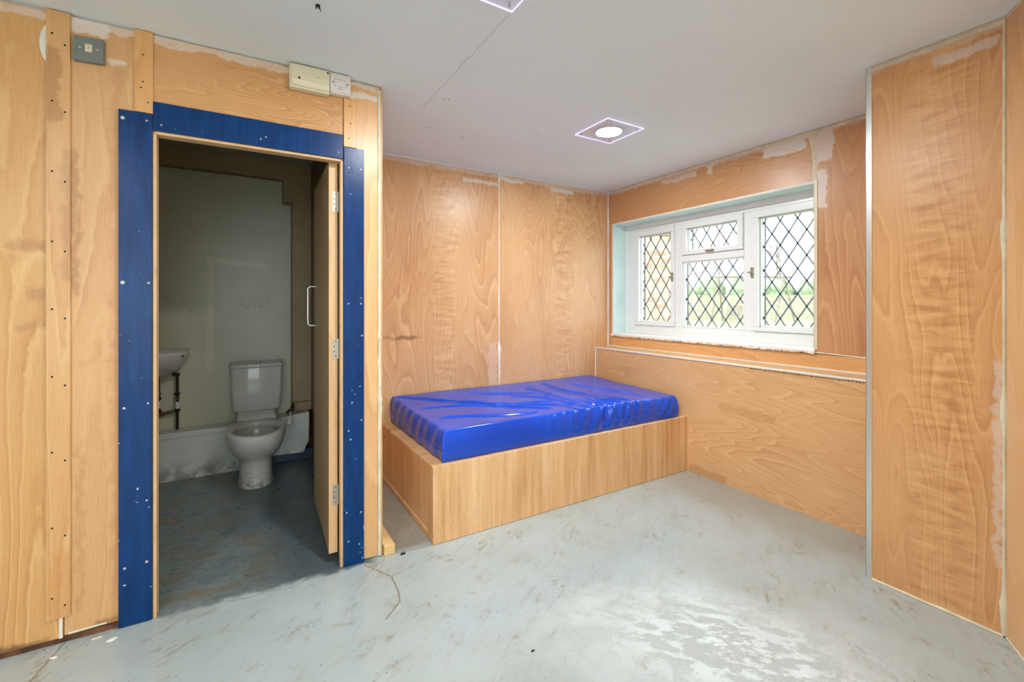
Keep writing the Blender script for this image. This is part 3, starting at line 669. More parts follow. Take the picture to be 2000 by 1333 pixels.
mbt = ply('batten_timber_left', 'x', 'z', 101.0, (184, 122, 66), (210, 156, 98), (224, 178, 124), rings=4, gs=(2, 0.2), desat=0.05, gain=0.93,
          stains=[(-0.665, -0.575, 1.95, 2.22, 0.45, (150, 96, 44)), (-0.568, -0.53, 1.35, 1.85, 0.3, (150, 100, 58)), (-0.6, -0.5, -0.1, 0.35, 0.35, (190, 124, 58))])
b1 = board('wooden_batten', -0.6875, -0.6215, 0.100, ZC - 0.004, DA - 0.010, DA, mbt, 'long wooden batten nailed floor to ceiling near the left edge', 'batten')
for i, z in enumerate([2.27, 2.02, 1.76, 1.50, 1.25, 1.0, 0.72, 0.44, 0.18]):
    screw(TA, -0.671, z, DA - 0.010, 0.0036, b1, dark=True, name='nail_hole'); screw(TA, -0.636, z - 0.035, DA - 0.010, 0.0036, b1, dark=True, name='nail_hole')
mbt2 = ply('batten_timber_short', 'x', 'z', 107.0, (184, 122, 66), (206, 150, 92), (218, 170, 114), rings=4, gs=(2, 0.2), desat=0.05)
b2 = board('wooden_batten', -0.4345, -0.3765, 2.033, ZC - 0.003, DA - 0.010, DA, mbt2, 'short wooden batten above the left blue board, reaching the ceiling', 'batten')
for c, z in [(-0.408, 2.262), (-0.408, 2.155), (-0.414, 2.13), (-0.393, 2.075)]: screw(TA, c, z, DA - 0.010, 0.003, b2, dark=True, name='nail_hole')
b3 = board('wooden_batten', 0.3490, 0.4065, 2.029, 2.262, DA - 0.010, DA, mbt2, 'short wooden batten above the right blue board, below the white isolator', 'batten')
for c, z in [(0.375, 2.228), (0.38, 2.145), (0.372, 2.07)]: screw(TA, c, z, DA - 0.010, 0.003, b3, dark=True, name='nail_hole')

# timber offcut / sole plate stub
pine = ply('rough_pine', 'x', 'y', 111.0, (176, 132, 70), (212, 172, 108), (226, 192, 132), rings=10, gs=(4, 0.3))
st = MB(); st.box(0.6125, 0.668, 2.244, 3.0, 0.0, 0.05)
tag(st.build('timber_sole_plate', pine, bevel=0.003), 'rough pine floor plate poking out between the doorway wall and bed', 'timber plate')

# ------------------------------------------------------------------ electrical items on the doorway wall
sw = empty('switch_box', TA((-0.567, DA, 2.188)))
def shear(dz):   # the box was fixed slightly crooked
    return lambda p: TA((p[0], p[1], p[2] + (p[0] + 0.567) * dz))
b = MB(shear(0.05)); b.box(-0.613, -0.5235, DA - 0.016, DA, 2.187, 2.281); b.build('back_box', M['sockgrey'], sw, 0.004, 3)
b = MB(shear(0.05)); b.box(-0.612, -0.5245, DA - 0.021, DA - 0.016, 2.188, 2.280); b.build('cover_plate', M['sockgrey'], sw, 0.003, 3)
b = MB(shear(0.05)); b.box(-0.577, -0.557, DA - 0.0245, DA - 0.021, 2.222, 2.252); rk = b.build('rocker_switch', M['ivory'], sw, 0.001)
b = MB(shear(0.05)); b.box(-0.5678, -0.5662, DA - 0.0250, DA - 0.0244, 2.232, 2.241); b.box(-0.573, -0.561, DA - 0.0250, DA - 0.0244, 2.2475, 2.2485); b.build('switch_mark', M['ink'], rk)
for c in (-0.592, -0.542): screw(TA, c, 2.236 + (c + .567) * .05, DA - 0.021, 0.0035, sw)
tag(sw, 'grey metal switch box with ivory rocker, high on the left wall', 'switch')

cu = empty('consumer_unit', TA((0.197, DA, 2.25)))
b = MB(TA); b.box(0.112, 0.282, DA - 0.040, DA, 2.250, ZC - 0.004); b.build('housing', M['ivory'], cu, 0.006, 3)
b = MB(TA)
prof = [(2.255, 0.040), (2.262, 0.050), (2.285, 0.054), (2.289, 0.047), (2.322, 0.047), (2.326, 0.053), (2.350, 0.053), (2.355, 0.046)]
r0 = [(0.121, DA - d, z) for z, d in prof] + [(0.121, DA - 0.040, 2.355)]
b.loft([r0, [(0.280, d, z) for _, d, z in r0]], True, True, smooth=False); cov = b.build('cover', M['ivory'], cu, 0.0008)
for c, z in [(0.152, 2.292), (0.272, 2.342)]: screw(TA, c, z, DA - 0.0535, 0.0048, cu, dark=True, name='cover_screw')
b = MB(TA); b.box(0.22, 0.225, DA - 0.0476, DA - 0.047, 2.312, 2.314); b.box(0.228, 0.235, DA - 0.0476, DA - 0.047, 2.312, 2.314); b.build('printed_marks', M['ink'], cu)
tag(cu, 'ivory fuse box at the ceiling above the toilet doorway', 'fuse box')
iso = empty('isolator_switch', TA((0.329, DA, 2.268)))
b = MB(TA); b.box(0.284, 0.374, DA - 0.036, DA, 2.264, ZC - 0.004); b.build('housing', M['whiteplastic'], iso, 0.003)
b = MB(TA); b.box(0.283, 0.375, DA - 0.042, DA - 0.036, 2.270, ZC - 0.006); b.build('cover_plate', M['whiteplastic'], iso, 0.002)
b = MB(TA)
D0, D1 = DA - 0.0424, DA - 0.0419
for a0, a1, z0, z1 in [(0.303, 0.304, 2.295, 2.330), (0.304, 0.318, 2.329, 2.330), (0.324, 0.336, 2.329, 2.330), (0.342, 0.352, 2.329, 2.330), (0.354, 0.355, 2.295, 2.324),
                       (0.304, 0.316, 2.295, 2.296), (0.322, 0.334, 2.295, 2.296), (0.340, 0.352, 2.295, 2.296), (0.327, 0.331, 2.334, 2.335), (0.326, 0.332, 2.290, 2.292)]:
    b.box(a0, a1, D0, D1, z0, z1)
b.build('printed_outline', M['ink'], iso)
for c in (0.297, 0.361): screw(TA, c, 2.313, DA - 0.042, 0.0032, iso, dark=True, name='cover_screw')
tag(iso, 'small white isolator plate to the right of the ivory fuse box', 'isolator')
def text(body, size, loc, rot, mat, parent, name):
    c = bpy.data.curves.new(name, 'FONT'); c.body = body; c.size = size; c.align_x = 'CENTER'; c.extrude = 0.0002
    o = bpy.data.objects.new(name + '_curve', c); COL.objects.link(o)
    dg = bpy.context.evaluated_depsgraph_get(); me = bpy.data.meshes.new_from_object(o.evaluated_get(dg))
    bpy.data.objects.remove(o); m = bpy.data.objects.new(name, me); COL.objects.link(m); me.materials.clear(); me.materials.append(mat)
    m.rotation_euler = rot
    w = Vector((0, 0, 0)); q = parent
    while q: w += q.location; q = q.parent
    m.parent = parent; m.location = Vector(loc) - w
    return m
text('ISOLATOR', 0.0062, TA((0.331, DA - 0.0424, 2.282)), (radians(90), 0, -TW), M['ink'], iso, 'printed_word')

# ------------------------------------------------------------------ toilet door, open inwards
AD0, AD1, DD0, DD1 = 0.2885, 0.3285, 2.325, 3.005
M['doorface'] = ply('door_veneer', 'y', 'z', 121.0, (136, 108, 70), (156, 126, 84), (170, 142, 100), rings=5, gs=(3, 0.12), rough=0.45)
M['dooredge'] = ply('door_edge_timber', 'x', 'z', 127.0, (178, 130, 84), (200, 154, 106), (212, 170, 124), rings=3, gs=(3, 0.2))
b = MB(TA); b.box(AD0, AD1, DD0 + 0.006, DD1, 0.052, 1.968); door = struct(b.build('door_1', M['doorface'], bevel=0.002), 'veneered wooden door standing open into the toilet', 'door')
b = MB(TA); b.box(AD0, AD1, DD0, DD0 + 0.006, 0.052, 1.968); b.build('edge_lipping', M['dooredge'], door, 0.001)
for z0 in (1.721, 1.000, 0.286):
    b = MB(TA); b.box(AD0 + 0.016, AD1 + 0.004, DD0 - 0.0016, DD0, z0, z0 + 0.098)
    hg = b.build('hinge', M['steel'], door)
    for k, (c, z) in enumerate([(0.320, 0.012), (0.313, 0.037), (0.313, 0.062), (0.320, 0.086)]): screw(TA, c, z0 + z, DD0 - 0.0017, 0.003, hg, dark=True, name='hinge_screw')
hb = MB(TA)
zz0, zz1, dh = 1.139, 1.373, 2.93
hb.tube([(AD0, dh, zz0), (AD0 - 0.026, dh, zz0), (AD0 - 0.036, dh, zz0 + 0.004), (AD0 - 0.042, dh, zz0 + 0.014), (AD0 - 0.042, dh, (zz0 + zz1) / 2), (AD0 - 0.042, dh, zz1 - 0.014), (AD0 - 0.036, dh, zz1 - 0.004), (AD0 - 0.026, dh, zz1), (AD0, dh, zz1)], 0.0065, 10)
tag(hb.build('door_handle', M['brightsteel'], door), 'white D-shaped pull handle')

# ------------------------------------------------------------------ toilet
def egg(cx, yf, yb, hw, z, n=36, sq=1.0, yc=None):
    """outline pointing to -y; widest at yc"""
    yc = yc if yc is not None else yf + (yb - yf) * 0.55
    r = []
    for k in range(n):
        a = 2 * pi * k / n; s, c = sin(a), cos(a)
        sx = abs(c) ** sq * (1 if c >= 0 else -1); sy = abs(s) ** (sq if s > 0 else 1.0) * (1 if s >= 0 else -1)
        r.append((cx + hw * sx, yc + (yb - yc) * sy if s >= 0 else yc + (yc - yf) * sy, z))
    return r
tx = 0.090
wc = empty('toilet', (tx, 3.7, 0))
pan = MB()
R_ = [egg(tx, 3.525, 3.90, 0.113, 0.0, sq=.8, yc=3.69), egg(tx, 3.527, 3.90, 0.111, 0.012, sq=.8, yc=3.69), egg(tx, 3.535, 3.90, 0.104, 0.06, sq=.8, yc=3.69),
      egg(tx, 3.540, 3.90, 0.102, 0.14, sq=.8, yc=3.68), egg(tx, 3.530, 3.91, 0.106, 0.185, sq=.8, yc=3.67), egg(tx, 3.485, 3.92, 0.130, 0.212, sq=.85, yc=3.66), egg(tx, 3.435, 3.92, 0.154, 0.245, sq=.9, yc=3.64),
      egg(tx, 3.385, 3.92, 0.172, 0.29, sq=.9, yc=3.62), egg(tx, 3.350, 3.91, 0.182, 0.34, sq=.9, yc=3.60), egg(tx, 3.337, 3.90, 0.185, 0.38, sq=.9, yc=3.60), egg(tx, 3.340, 3.90, 0.183, 0.398, sq=.9, yc=3.60),
      egg(tx, 3.350, 3.89, 0.174, 0.405, sq=.9, yc=3.60), egg(tx, 3.378, 3.80, 0.150, 0.403, yc=3.59), egg(tx, 3.386, 3.79, 0.142, 0.396, yc=3.59), egg(tx, 3.390, 3.785, 0.139, 0.365, yc=3.59),
      egg(tx, 3.380, 3.79, 0.143, 0.362, yc=3.59), egg(tx, 3.385, 3.785, 0.140, 0.34, yc=3.60), egg(tx, 3.42, 3.77, 0.118, 0.28, yc=3.62), egg(tx, 3.50, 3.75, 0.08, 0.23, yc=3.65), egg(tx, 3.58, 3.73, 0.05, 0.21, yc=3.66)]
pan.loft(R_, True, True)
def basecol():
    t = NT('stained_porcelain'); p = t.pos(); n = t.noise(p, 30, 5, 0.6); n2 = t.noise(t.vec(t.M('MULTIPLY', t.X, 12), t.M('MULTIPLY', t.Y, 12), t.M('MULTIPLY', t.Z, 120)), 1.0, 3, 0.6)
    m = t.M('MULTIPLY', t.ss(t.M('ADD', t.Z, t.M('MULTIPLY', n, 0.05)), 0.05, 0.10, 1.0, 0.0), t.ss(n, 0.42, 0.6))
    c = t.mix(t.M('MULTIPLY', m, 0.75), lin(212, 210, 200), lin(92, 88, 80))
    ring = t.M('MULTIPLY', t.M('MULTIPLY', t.ss(t.Z, 0.06, 0.075), t.ss(t.Z, 0.10, 0.12, 1.0, 0.0)), t.ss(n2, 0.58, 0.64))
    c = t.mix(t.M('MULTIPLY', ring, 0.7), c, lin(80, 74, 66))
    t.set(Base_Color=c, Roughness=t.ss(m, 0.0, 1.0, 0.12, 0.5)); return t.m
pan.build('pan', basecol(), wc)
nk = MB()
def rrect(cx, cy, hw, hd, z, r=0.03, n=6, bow=0.0):
    pts = []
    for (sx, sy, a0) in [(1, 1, 0), (-1, 1, pi / 2), (-1, -1, pi), (1, -1, 3 * pi / 2)]:
        for k in range(n + 1):
            a = a0 + k * pi / 2 / n
            x = cx + sx * (hw - r) + r * cos(a); y = cy + sy * (hd - r) + r * sin(a)
            pts.append((x, y, z))
    if bow:
        # extra points along the front edge so that it bows out
        i = 2 * (n + 1) + n
        x0, y0, _ = pts[i]; x1, y1, _ = pts[(i + 1) % len(pts)]
        ins = [(x0 + (x1 - x0) * q / 8, y0 - bow * sin(pi * q / 8), z) for q in range(1, 8)]
        pts = pts[:i + 1] + ins + pts[i + 1:]
    return pts
nk.loft([rrect(tx + 0.01, 3.96, 0.135, 0.12, 0.385), rrect(tx + 0.01, 3.965, 0.130, 0.115, 0.42), rrect(tx + 0.01, 3.975, 0.125, 0.105, 0.435), rrect(tx + 0.01, 3.99, 0.125, 0.09, 0.452)], True, True)
nk.build('cistern_shelf', M['porcelain'], wc)
cx_ = 0.103
ci = MB(); YC = 4.03
ci.loft([rrect(cx_, YC, 0.150, 0.075, 0.450, 0.03, bow=.012), rrect(cx_, YC, 0.163, 0.085, 0.458, 0.03, bow=.014), rrect(cx_, YC, 0.170, 0.090, 0.60, 0.03, bow=.016), rrect(cx_, YC, 0.176, 0.093, 0.775, 0.03, bow=.018), rrect(cx_, YC, 0.174, 0.092, 0.779, 0.03, bow=.018)], True, True)
ci.build('cistern', M['porcelain'], wc)
ld = MB()
ld.loft([rrect(cx_, YC, 0.176, 0.094, 0.781, 0.03, bow=.018), rrect(cx_, YC, 0.182, 0.098, 0.784, 0.032, bow=.020), rrect(cx_, YC, 0.182, 0.098, 0.803, 0.032, bow=.020), rrect(cx_, YC, 0.176, 0.093, 0.811, 0.03, bow=.019), rrect(cx_, YC, 0.14, 0.06, 0.814, 0.03, bow=.01)], True, True)
lid = ld.build('cistern_lid', M['porcelain'], wc)
fb = MB(); fb.tube([(cx_ + 0.01, 4.0, 0.812), (cx_ + 0.01, 4.0, 0.818)], 0.022, 18); fb.tube([(cx_ + 0.01, 4.0, 0.816), (cx_ + 0.01, 4.0, 0.8195)], 0.016, 18)
fb.build('flush_button', M['steel'], lid)
wt_ = MB(); wt_.tube([(tx, 3.66, 0.262), (tx, 3.66, 0.264)], 0.075, 24); wt_.build('bowl_water', plain('still_water', lin(150, 152, 142), 0.05, var=0.1, scale=8), wc)
tag(wc, 'white toilet with low cistern and no seat, standing in the doorway', 'toilet')
# stop valve with bracket right of the pan
sv = MB(); sv.tube([(0.305, 3.97, 0.40), (0.335, 3.965, 0.42), (0.350, 3.96, 0.44), (0.352, 3.96, 0.47)], 0.009, 10); sv.tube([(0.335, 3.95, 0.43), (0.36, 3.95, 0.43)], 0.016, 12)
svo = sv.build('stop_valve', M['blackpipe'])
b = MB(); b.box(0.31, 0.348, 3.966, 3.972, 0.30, 0.37); b.tube([(0.335, 3.964, 0.37), (0.335, 3.968, 0.41)], 0.008, 8); b.build('valve_bracket', M['steel'], svo, 0.003)
tag(svo, 'blackened stop valve on a bracket just right of the toilet bowl', 'valve')

# ------------------------------------------------------------------ washbasin
bs = empty('washbasin', (-0.56, 4.0, 0.76))
bb = MB(); bx = -0.560
def brow(hw, yf, z, n=40, yb=4.12):
    r = []
    for k in range(n):
        a = 2 * pi * k / n
        x = bx + hw * (abs(cos(a)) ** 0.9) * (1 if cos(a) >= 0 else -1); y = yb if sin(a) > 0.25 else None
        if y is None:
            y = yb - (yb - yf) * ((0.25 - sin(a)) / 1.25) ** 0.55
        r.append((x, y, z))
    return r
bb.loft([brow(0.06, 3.99, 0.745), brow(0.12, 3.93, 0.765), brow(0.175, 3.86, 0.80), brow(0.215, 3.80, 0.845), brow(0.238, 3.765, 0.90), brow(0.243, 3.757, 0.925), brow(0.240, 3.76, 0.935),
         brow(0.222, 3.785, 0.934, yb=4.05), brow(0.215, 3.80, 0.915, yb=4.045), brow(0.16, 3.87, 0.85, yb=4.02), brow(0.05, 3.95, 0.81, yb=4.0)], True, True)
bb.build('bowl', M['porcelain'], bs)
ov = MB(); ov.tube([(-0.352, 3.842, 0.905), (-0.345, 3.835, 0.905)], 0.006, 8); ov.build('overflow_hole', M['darkhole'], bs)
tag(bs, 'white wall-hung washbasin cut off by the left door jamb', 'washbasin')
pw = empty('basin_pipework', (-0.45, 4.09, 0.346))
def pipe_run(x, zt, zb, name):
    b = MB(); b.tube([(x, 4.075, zt), (x, 4.075, zb)], 0.009, 12)
    o = b.build(name, M['blackpipe'], pw); return o
p1 = pipe_run(-0.402, 0.757, 0.346, 'supply_pipe'); p2 = pipe_run(-0.512, 0.744, 0.455, 'supply_pipe')
b = MB(); b.tube([(-0.402, 4.075, 0.750), (-0.415, 4.07, 0.752), (-0.43, 4.066, 0.752)], 0.012, 12); b.build('pipe_elbow', M['blackpipe'], pw)
b = MB(); b.tube([(-0.402, 4.075, 0.485), (-0.512, 4.075, 0.465)], 0.009, 12); b.build('link_pipe', M['brass'], pw)
for (x, z, L, r, m) in [(-0.402, 0.61, 0.016, 0.0165, 'blackpipe'), (-0.402, 0.575, 0.022, 0.014, 'brass'), (-0.402, 0.525, 0.05, 0.0125, 'whiteplastic'), (-0.402, 0.488, 0.022, 0.0165, 'blackpipe'), (-0.402, 0.75, 0.02, 0.016, 'blackpipe'),
                        (-0.512, 0.62, 0.02, 0.0165, 'brass'), (-0.512, 0.585, 0.02, 0.0165, 'blackpipe'), (-0.512, 0.54, 0.05, 0.0125, 'whiteplastic'), (-0.512, 0.495, 0.02, 0.017, 'blackpipe'), (-0.512, 0.465, 0.03, 0.015, 'brass')]:
    b = MB(); b.tube([(x, 4.075, z - L / 2), (x, 4.075, z + L / 2)], r, 8); b.build('pipe_fitting', M[m], pw)
for (x, r) in [(-0.43, 0.015), (-0.455, 0.013), (-0.485, 0.016)]:
    z = 0.475 + (x + 0.457) * 0.18
    b = MB(); b.tube([(x - 0.009, 4.075, z), (x + 0.009, 4.075, z + 0.003)], r, 8); b.build('pipe_fitting', M['brass'], pw)
tag(pw, 'blackened copper supply pipes with brass fittings below the washbasin', 'pipes')

# ------------------------------------------------------------------ bed
ZB = 0.409
bed = empty('bed_base', (1.88, 2.72, 0))
b = MB(); b.box(0.859, 2.902, 2.2118, 2.2300, 0.002, ZB); b.build('front_panel', M['lam_x'], bed, 0.0008)
b = MB(); b.box(0.862, 2.902, 2.2300, VB - 0.002, ZB - 0.019, ZB - 0.001); b.build('top_board', M['lam_h'], bed, 0.0008)
b = MB(); b.box(0.874, 0.892, 2.2300, VB - 0.002, 0.034, ZB - 0.019); sp = b.build('side_panel', M['lam_y'], bed)
b = MB(); b.box(0.866, 0.892, 2.2300, VB - 0.002, 0.002, 0.032); b.build('bottom_rail', M['lam_y'], bed, 0.0008)
b = MB(); b.box(2.884, 2.902, 2.2300, VB - 0.002, 0.002, ZB - 0.019); b.build('side_panel', M['lam_y'], bed)
b = MB(); b.tube([(0.8745, 2.262, 0.315), (0.872, 2.262, 0.315)], 0.007, 14); b.build('cam_fitting', M['steel'], sp)
b = MB(); b.tube([(0.8745, 3.19, 0.32), (0.873, 3.19, 0.32)], 0.007, 14); b.build('cam_fitting', M['darkhole'], sp)
tag(bed, 'beech-effect box bed base in the corner under the window', 'bed base')

# mattress: shaped slab with pulled vinyl folds
def mattress():
    U0, U1, V0, V1, Z0 = 0.934, 2.836, 2.252, 3.232, ZB + 0.0005
    NU, NV, NZ = 300, 150, 22
    def ridge(d, w): return math.exp(-(d / w) ** 2)
    folds = [  # (u0,v0,u1,v1,width,height) long folds on the top
        (0.96, 3.18, 1.75, 2.40, 0.014, 0.010), (1.02, 2.80, 1.90, 2.55, 0.012, 0.008), (1.03, 2.50, 1.62, 2.36, 0.012, 0.009), (1.2, 2.9, 1.95, 2.36, 0.014, 0.008),
        (1.98, 3.00, 2.06, 2.36, 0.030, 0.011), (2.20, 3.10, 2.25, 2.50, 0.035, 0.010), (1.75, 2.85, 2.05, 2.32, 0.016, 0.008), (1.5, 3.1, 2.0, 2.75, 0.02, 0.006), (2.45, 3.0, 2.60, 2.40, 0.04, 0.008),
        (2.05, 2.50, 2.12, 2.27, 0.012, 0.009), (2.15, 2.48, 2.20, 2.27, 0.012, 0.010), (2.24, 2.5, 2.27, 2.27, 0.011, 0.010), (2.33, 2.46, 2.36, 2.27, 0.012, 0.009), (1.95, 2.46, 2.0, 2.27, 0.012, 0.008), (1.83, 2.42, 1.90, 2.27, 0.012, 0.006)]
    def topz(u, v):
        z = 0.170 + 0.006 * (v - V0) / (V1 - V0)
        z += 0.014 * max(0, (v - 2.9) / 0.3) * 0.8
        z -= 0.012 * math.exp(-((u - 2.84) / 0.3) ** 2 - ((v - 2.25) / 0.4) ** 2)
        for (a, b_, c, d, w, hh) in folds:
            dx, dy = c - a, d - b_; L = sqrt(dx * dx + dy * dy); t_ = ((u - a) * dx + (v - b_) * dy) / L / L
            tc_ = min(1, max(0, t_)); ex = u - a - dx * tc_; ey = v - b_ - dy * tc_
            bend = 0.02 * sin(tc_ * 5 + a * 7)
            sd = ((u - a) * dy - (v - b_) * dx) / L + bend
            if 0 <= t_ <= 1: dd = sd
            else: dd = sqrt(ex * ex + ey * ey)
            if abs(dd) < w * 4:
                fade = sin(pi * min(1, max(0, 0.12 + tc_ * 0.8))) ** 0.5
                z += 1.25 * hh * fade * (ridge(dd, w) - 0.6 * ridge(dd - w * 1.5, w * 1.2))
        z += 0.005 * mnoise.noise(Vector((u * 3, v * 3, 1)))
        return z
    def side(s, k, q):
        # q height 0..1, s running length; returns outward push
        puff = 0.010 * sin(pi * min(1, q * 1.02)) ** 0.6
        seam = -0.004 * math.exp(-((q - 0.46) / 0.025) ** 2) + 0.003 * math.exp(-((q - 0.43) / 0.015) ** 2)
        pl = 0
        if k == 'front':
            e = math.exp(-((s - 2.12) / 0.42) ** 2) * (q ** 0.8)
            pl = 0.011 * e * (sin(s * 62 + 1.5 * sin(s * 11) + 3 * (1 - q)) + 0.5 * sin(s * 37 + 2))
            pl += 0.003 * (1 - e) * mnoise.noise(Vector((s * 5, q * 2, 3)))
            pl += 0.008 * math.exp(-((s - 2.72) / 0.08) ** 2) * sin((s - q * 0.12) * 75)
        if k == 'left':
            pl = 0.0055 * (sin(s * 48 + 3 * q) + 0.6 * sin(s * 29 + 5 * q)) * (0.35 + 0.65 * abs(q - 0.46)) 
        if k == 'right': pl = 0.004 * sin(s * 40 + 2 * q)
        return puff + seam + pl
    verts = []; faces = []; idx = {}
    RR = 0.020
    def P(u, v, q):
        """q None: top surface; else side ring at height fraction q"""
        pass
    # rows from bottom ring up the side and then in over the top: parametrise as grid (i,j) over top plus skirts
    iu = [-(NZ) + k for k in range(NZ)] + list(range(NU + 1)) + [NU + 1 + k for k in range(NZ)]
    jv = [-(NZ) + k for k in range(NZ)] + list(range(NV + 1)) + [NV + 1 + k for k in range(NZ)]
    def vert(i, j):
        ci_, cj = min(max(i, 0), NU), min(max(j, 0), NV)
        u = U0 + (U1 - U0) * ci_ / NU; v = V0 + (V1 - V0) * cj / NV
        zt = topz(u, v)
        # rounded top edge
        eu = min(u - U0, U1 - u); ev = min(v - V0, V1 - v); e_ = min(eu, ev)
        di = -i if i < 0 else (i - NU if i > NU else 0); dj = -j if j < 0 else (j - NV if j > NV else 0)
        dd = max(di, dj); q = 1 - dd / NZ
        if dd == 0:
            z = zt
            if e_ < RR: z -= RR - sqrt(max(0, RR * RR - (RR - e_) ** 2)) * 1.0
            # the rim takes the pleats with it
            pu = pv = 0
            if v - V0 < 0.05: pv = -side(u, 'front', 1.0) * (1 - (v - V0) / 0.05)
            if u - U0 < 0.05: pu = -side(v, 'left', 1.0) * (1 - (u - U0) / 0.05)
            if U1 - u < 0.05: pu = side(v, 'right', 1.0) * (1 - (U1 - u) / 0.05)
            return (u + pu, v + pv, Z0 + z)
        zz = (zt - RR) * q
        pu = pv = 0
        corner = min(1, min(ev, 0.06) / 0.06 if di > 0 and dj == 0 else 1)
        if i < 0 or (i <= 0 and dj > 0): pu = -side(v, 'left', q)
        if i > NU or (i >= NU and dj > 0): pu = side(v, 'right', q)
        if j < 0 or (j <= 0 and di > 0): pv = -side(u, 'front', q)
        if j > NV: pv = min(0.004, side(u, 'back', q) * 0.3)
        return (u + pu, v + pv, Z0 + zz)
    for i in iu:
        for j in jv:
            di = -i if i < 0 else (i - NU if i > NU else 0); dj = -j if j < 0 else (j - NV if j > NV else 0)
            if di and dj: continue
            idx[(i, j)] = len(verts); verts.append(vert(i, j))
    for a in range(len(iu) - 1):
        for c in range(len(jv) - 1):
            ks = [(iu[a], jv[c]), (iu[a + 1], jv[c]), (iu[a + 1], jv[c + 1]), (iu[a], jv[c + 1])]
            if all(k in idx for k in ks): faces.append(tuple(idx[k] for k in ks))
    # stitch the vertical corners
    for (ci_, cj, si, sj) in [(0, 0, -1, -1), (NU, 0, 1, -1), (0, NV, -1, 1), (NU, NV, 1, 1)]:
        for k in range(NZ):
            A_ = idx[(ci_ + si * k, cj)] if k else idx[(ci_, cj)]; B_ = idx[(ci_ + si * (k + 1), cj)]
            C_ = idx[(ci_, cj + sj * (k + 1))]; D_ = idx[(ci_, cj + sj * k)] if k else idx[(ci_, cj)]
            faces.append((A_, B_, C_, D_) if k else (A_, B_, C_))
    # underside
    bt = MB(); bt.v = verts; bt.f = faces; bt.sm = [True] * len(faces)
    bot = [idx[(i, -NZ)] for i in range(0, NU + 1)] + [idx[(NU + NZ, j)] for j in range(0, NV + 1)] + [idx[(i, NV + NZ)] for i in range(NU, -1, -1)] + [idx[(-NZ, j)] for j in range(NV, -1, -1)]
    bt.f.append(tuple(bot)); bt.sm.append(False)
    return bt.build('mattress', M['vinyl'])
mat_ = mattress()
tag(mat_, 'creased shiny blue vinyl mattress lying on the beech-effect bed base', 'mattress')

# ------------------------------------------------------------------ ceiling lights
def lamp(x, y, label):
    e = empty('ceiling_light', (x, y, ZC))
    h = 0.15; z0, z1 = ZC - 0.013, ZC - 0.006
    n = 40; sq = []; ci_ = []
    for k in range(n):
        a = 2 * pi * k / n; c, s_ = cos(a), sin(a); m_ = max(abs(c), abs(s_))
        sq.append((x + h * c / m_, y + h * s_ / m_)); ci_.append((x + 0.088 * c, y + 0.088 * s_))
    # snap nearest samples to the corners
    b = MB()
    b.loft([[(p[0], p[1], z0) for p in ci_], [(p[0], p[1], z0) for p in sq]], False, False, smooth=False)
    b.loft([[(p[0], p[1], z1) for p in ci_], [(p[0], p[1], z1) for p in sq]], False, False, smooth=False)
    b.build('acrylic_panel', M['acrylic'], e)
    b = MB()
    for (x0, x1, y0, y1) in [(-h, h, -h, -h + .0015), (-h, h, h - .0015, h), (-h, -h + .0015, -h, h), (h - .0015, h, -h, h)]:
        b.box(x + x0, x + x1, y + y0, y + y1, z0 - .0005, z1 + .0005)
    b.build('panel_edge', M['violet'], e)
    b = MB(); ring = lambda r, z: [(x + r * cos(2 * pi * k / 40), y + r * sin(2 * pi * k / 40), z) for k in range(40)]
    b.loft([ring(0.087, ZC), ring(0.087, z0), ring(0.083, z0 - 0.001), ring(0.078, z0)], False, False); b.build('trim_ring', M['whiteplastic'], e)
    b = MB(); b.loft([ring(0.079, ZC - 0.001), ring(0.079, z0 - 0.0005)], True, True); b.build('diffuser', M['lampglow'], e)
    for sx in (-1, 1):
        for sy in (-1, 1):
            b = MB(); b.tube([(x + sx * 0.122, y + sy * 0.122, ZC), (x + sx * 0.122, y + sy * 0.122, z0 - 0.003)], 0.006, 12); b.build('standoff', M['brightsteel'], e)
    tag(e, label, 'ceiling light', 'square acrylic ceiling lights'); return e
L0 = lamp(1.975, 2.08, 'lit square clear acrylic ceiling light above the bed alcove')
for (x, y, lb_) in [(0.707, 1.262, 'square acrylic ceiling light cut off by the top edge of the view'), (-1.25, -0.15, 'unseen square ceiling light added as fill behind the viewpoint, nearest the doorway wall'),
                    (0.2, -1.35, 'unseen square ceiling light added as fill behind the viewpoint near the rear wall'), (-2.6, -1.3, 'unseen square ceiling light added as fill at the far left end')]:
    c = copy_tree(L0); c.location = (x, y, ZC); c['label'] = lb_  # lights behind the viewpoint are unseen additions that even out the room light

# ------------------------------------------------------------------ window
win = empty('window_1', (3.235, 2.29, 0.99)); struct(win, 'white plastic framed window with diamond leading above the bed', 'window')
UF = 3.235; FT = 0.07
V0w, V1w, Z0w, Z1w = 1.405, 3.168, 0.988, 2.028
def fbox(b, v0, v1, z0, z1, u0=UF, u1=UF + FT): b.box(u0, u1, v0, v1, z0, z1)
b = MB()
LV0, LV1, RV0, RV1, SZ0, SZ1 = 2.587, 3.053, 1.430, 1.899, 1.068, 1.955
MV0, MV1, TZ0, TZ1 = 1.963, 2.512, 1.625, 1.682
fbox(b, LV1, V1w, Z0w, Z1w); fbox(b, V0w - 0.0, RV0, Z0w, Z1w)                      # jambs
fbox(b, RV0, LV1, Z0w, SZ0); fbox(b, RV0, LV1, SZ1, Z1w)                       # sill and head
fbox(b, MV1, LV0, SZ0, SZ1); fbox(b, RV1, MV0, SZ0, SZ1)                       # mullions
fbox(b, MV0, MV1, TZ0, TZ1)                                                     # transom
b.build('frame', M['upvc'], win, 0.004, 3)
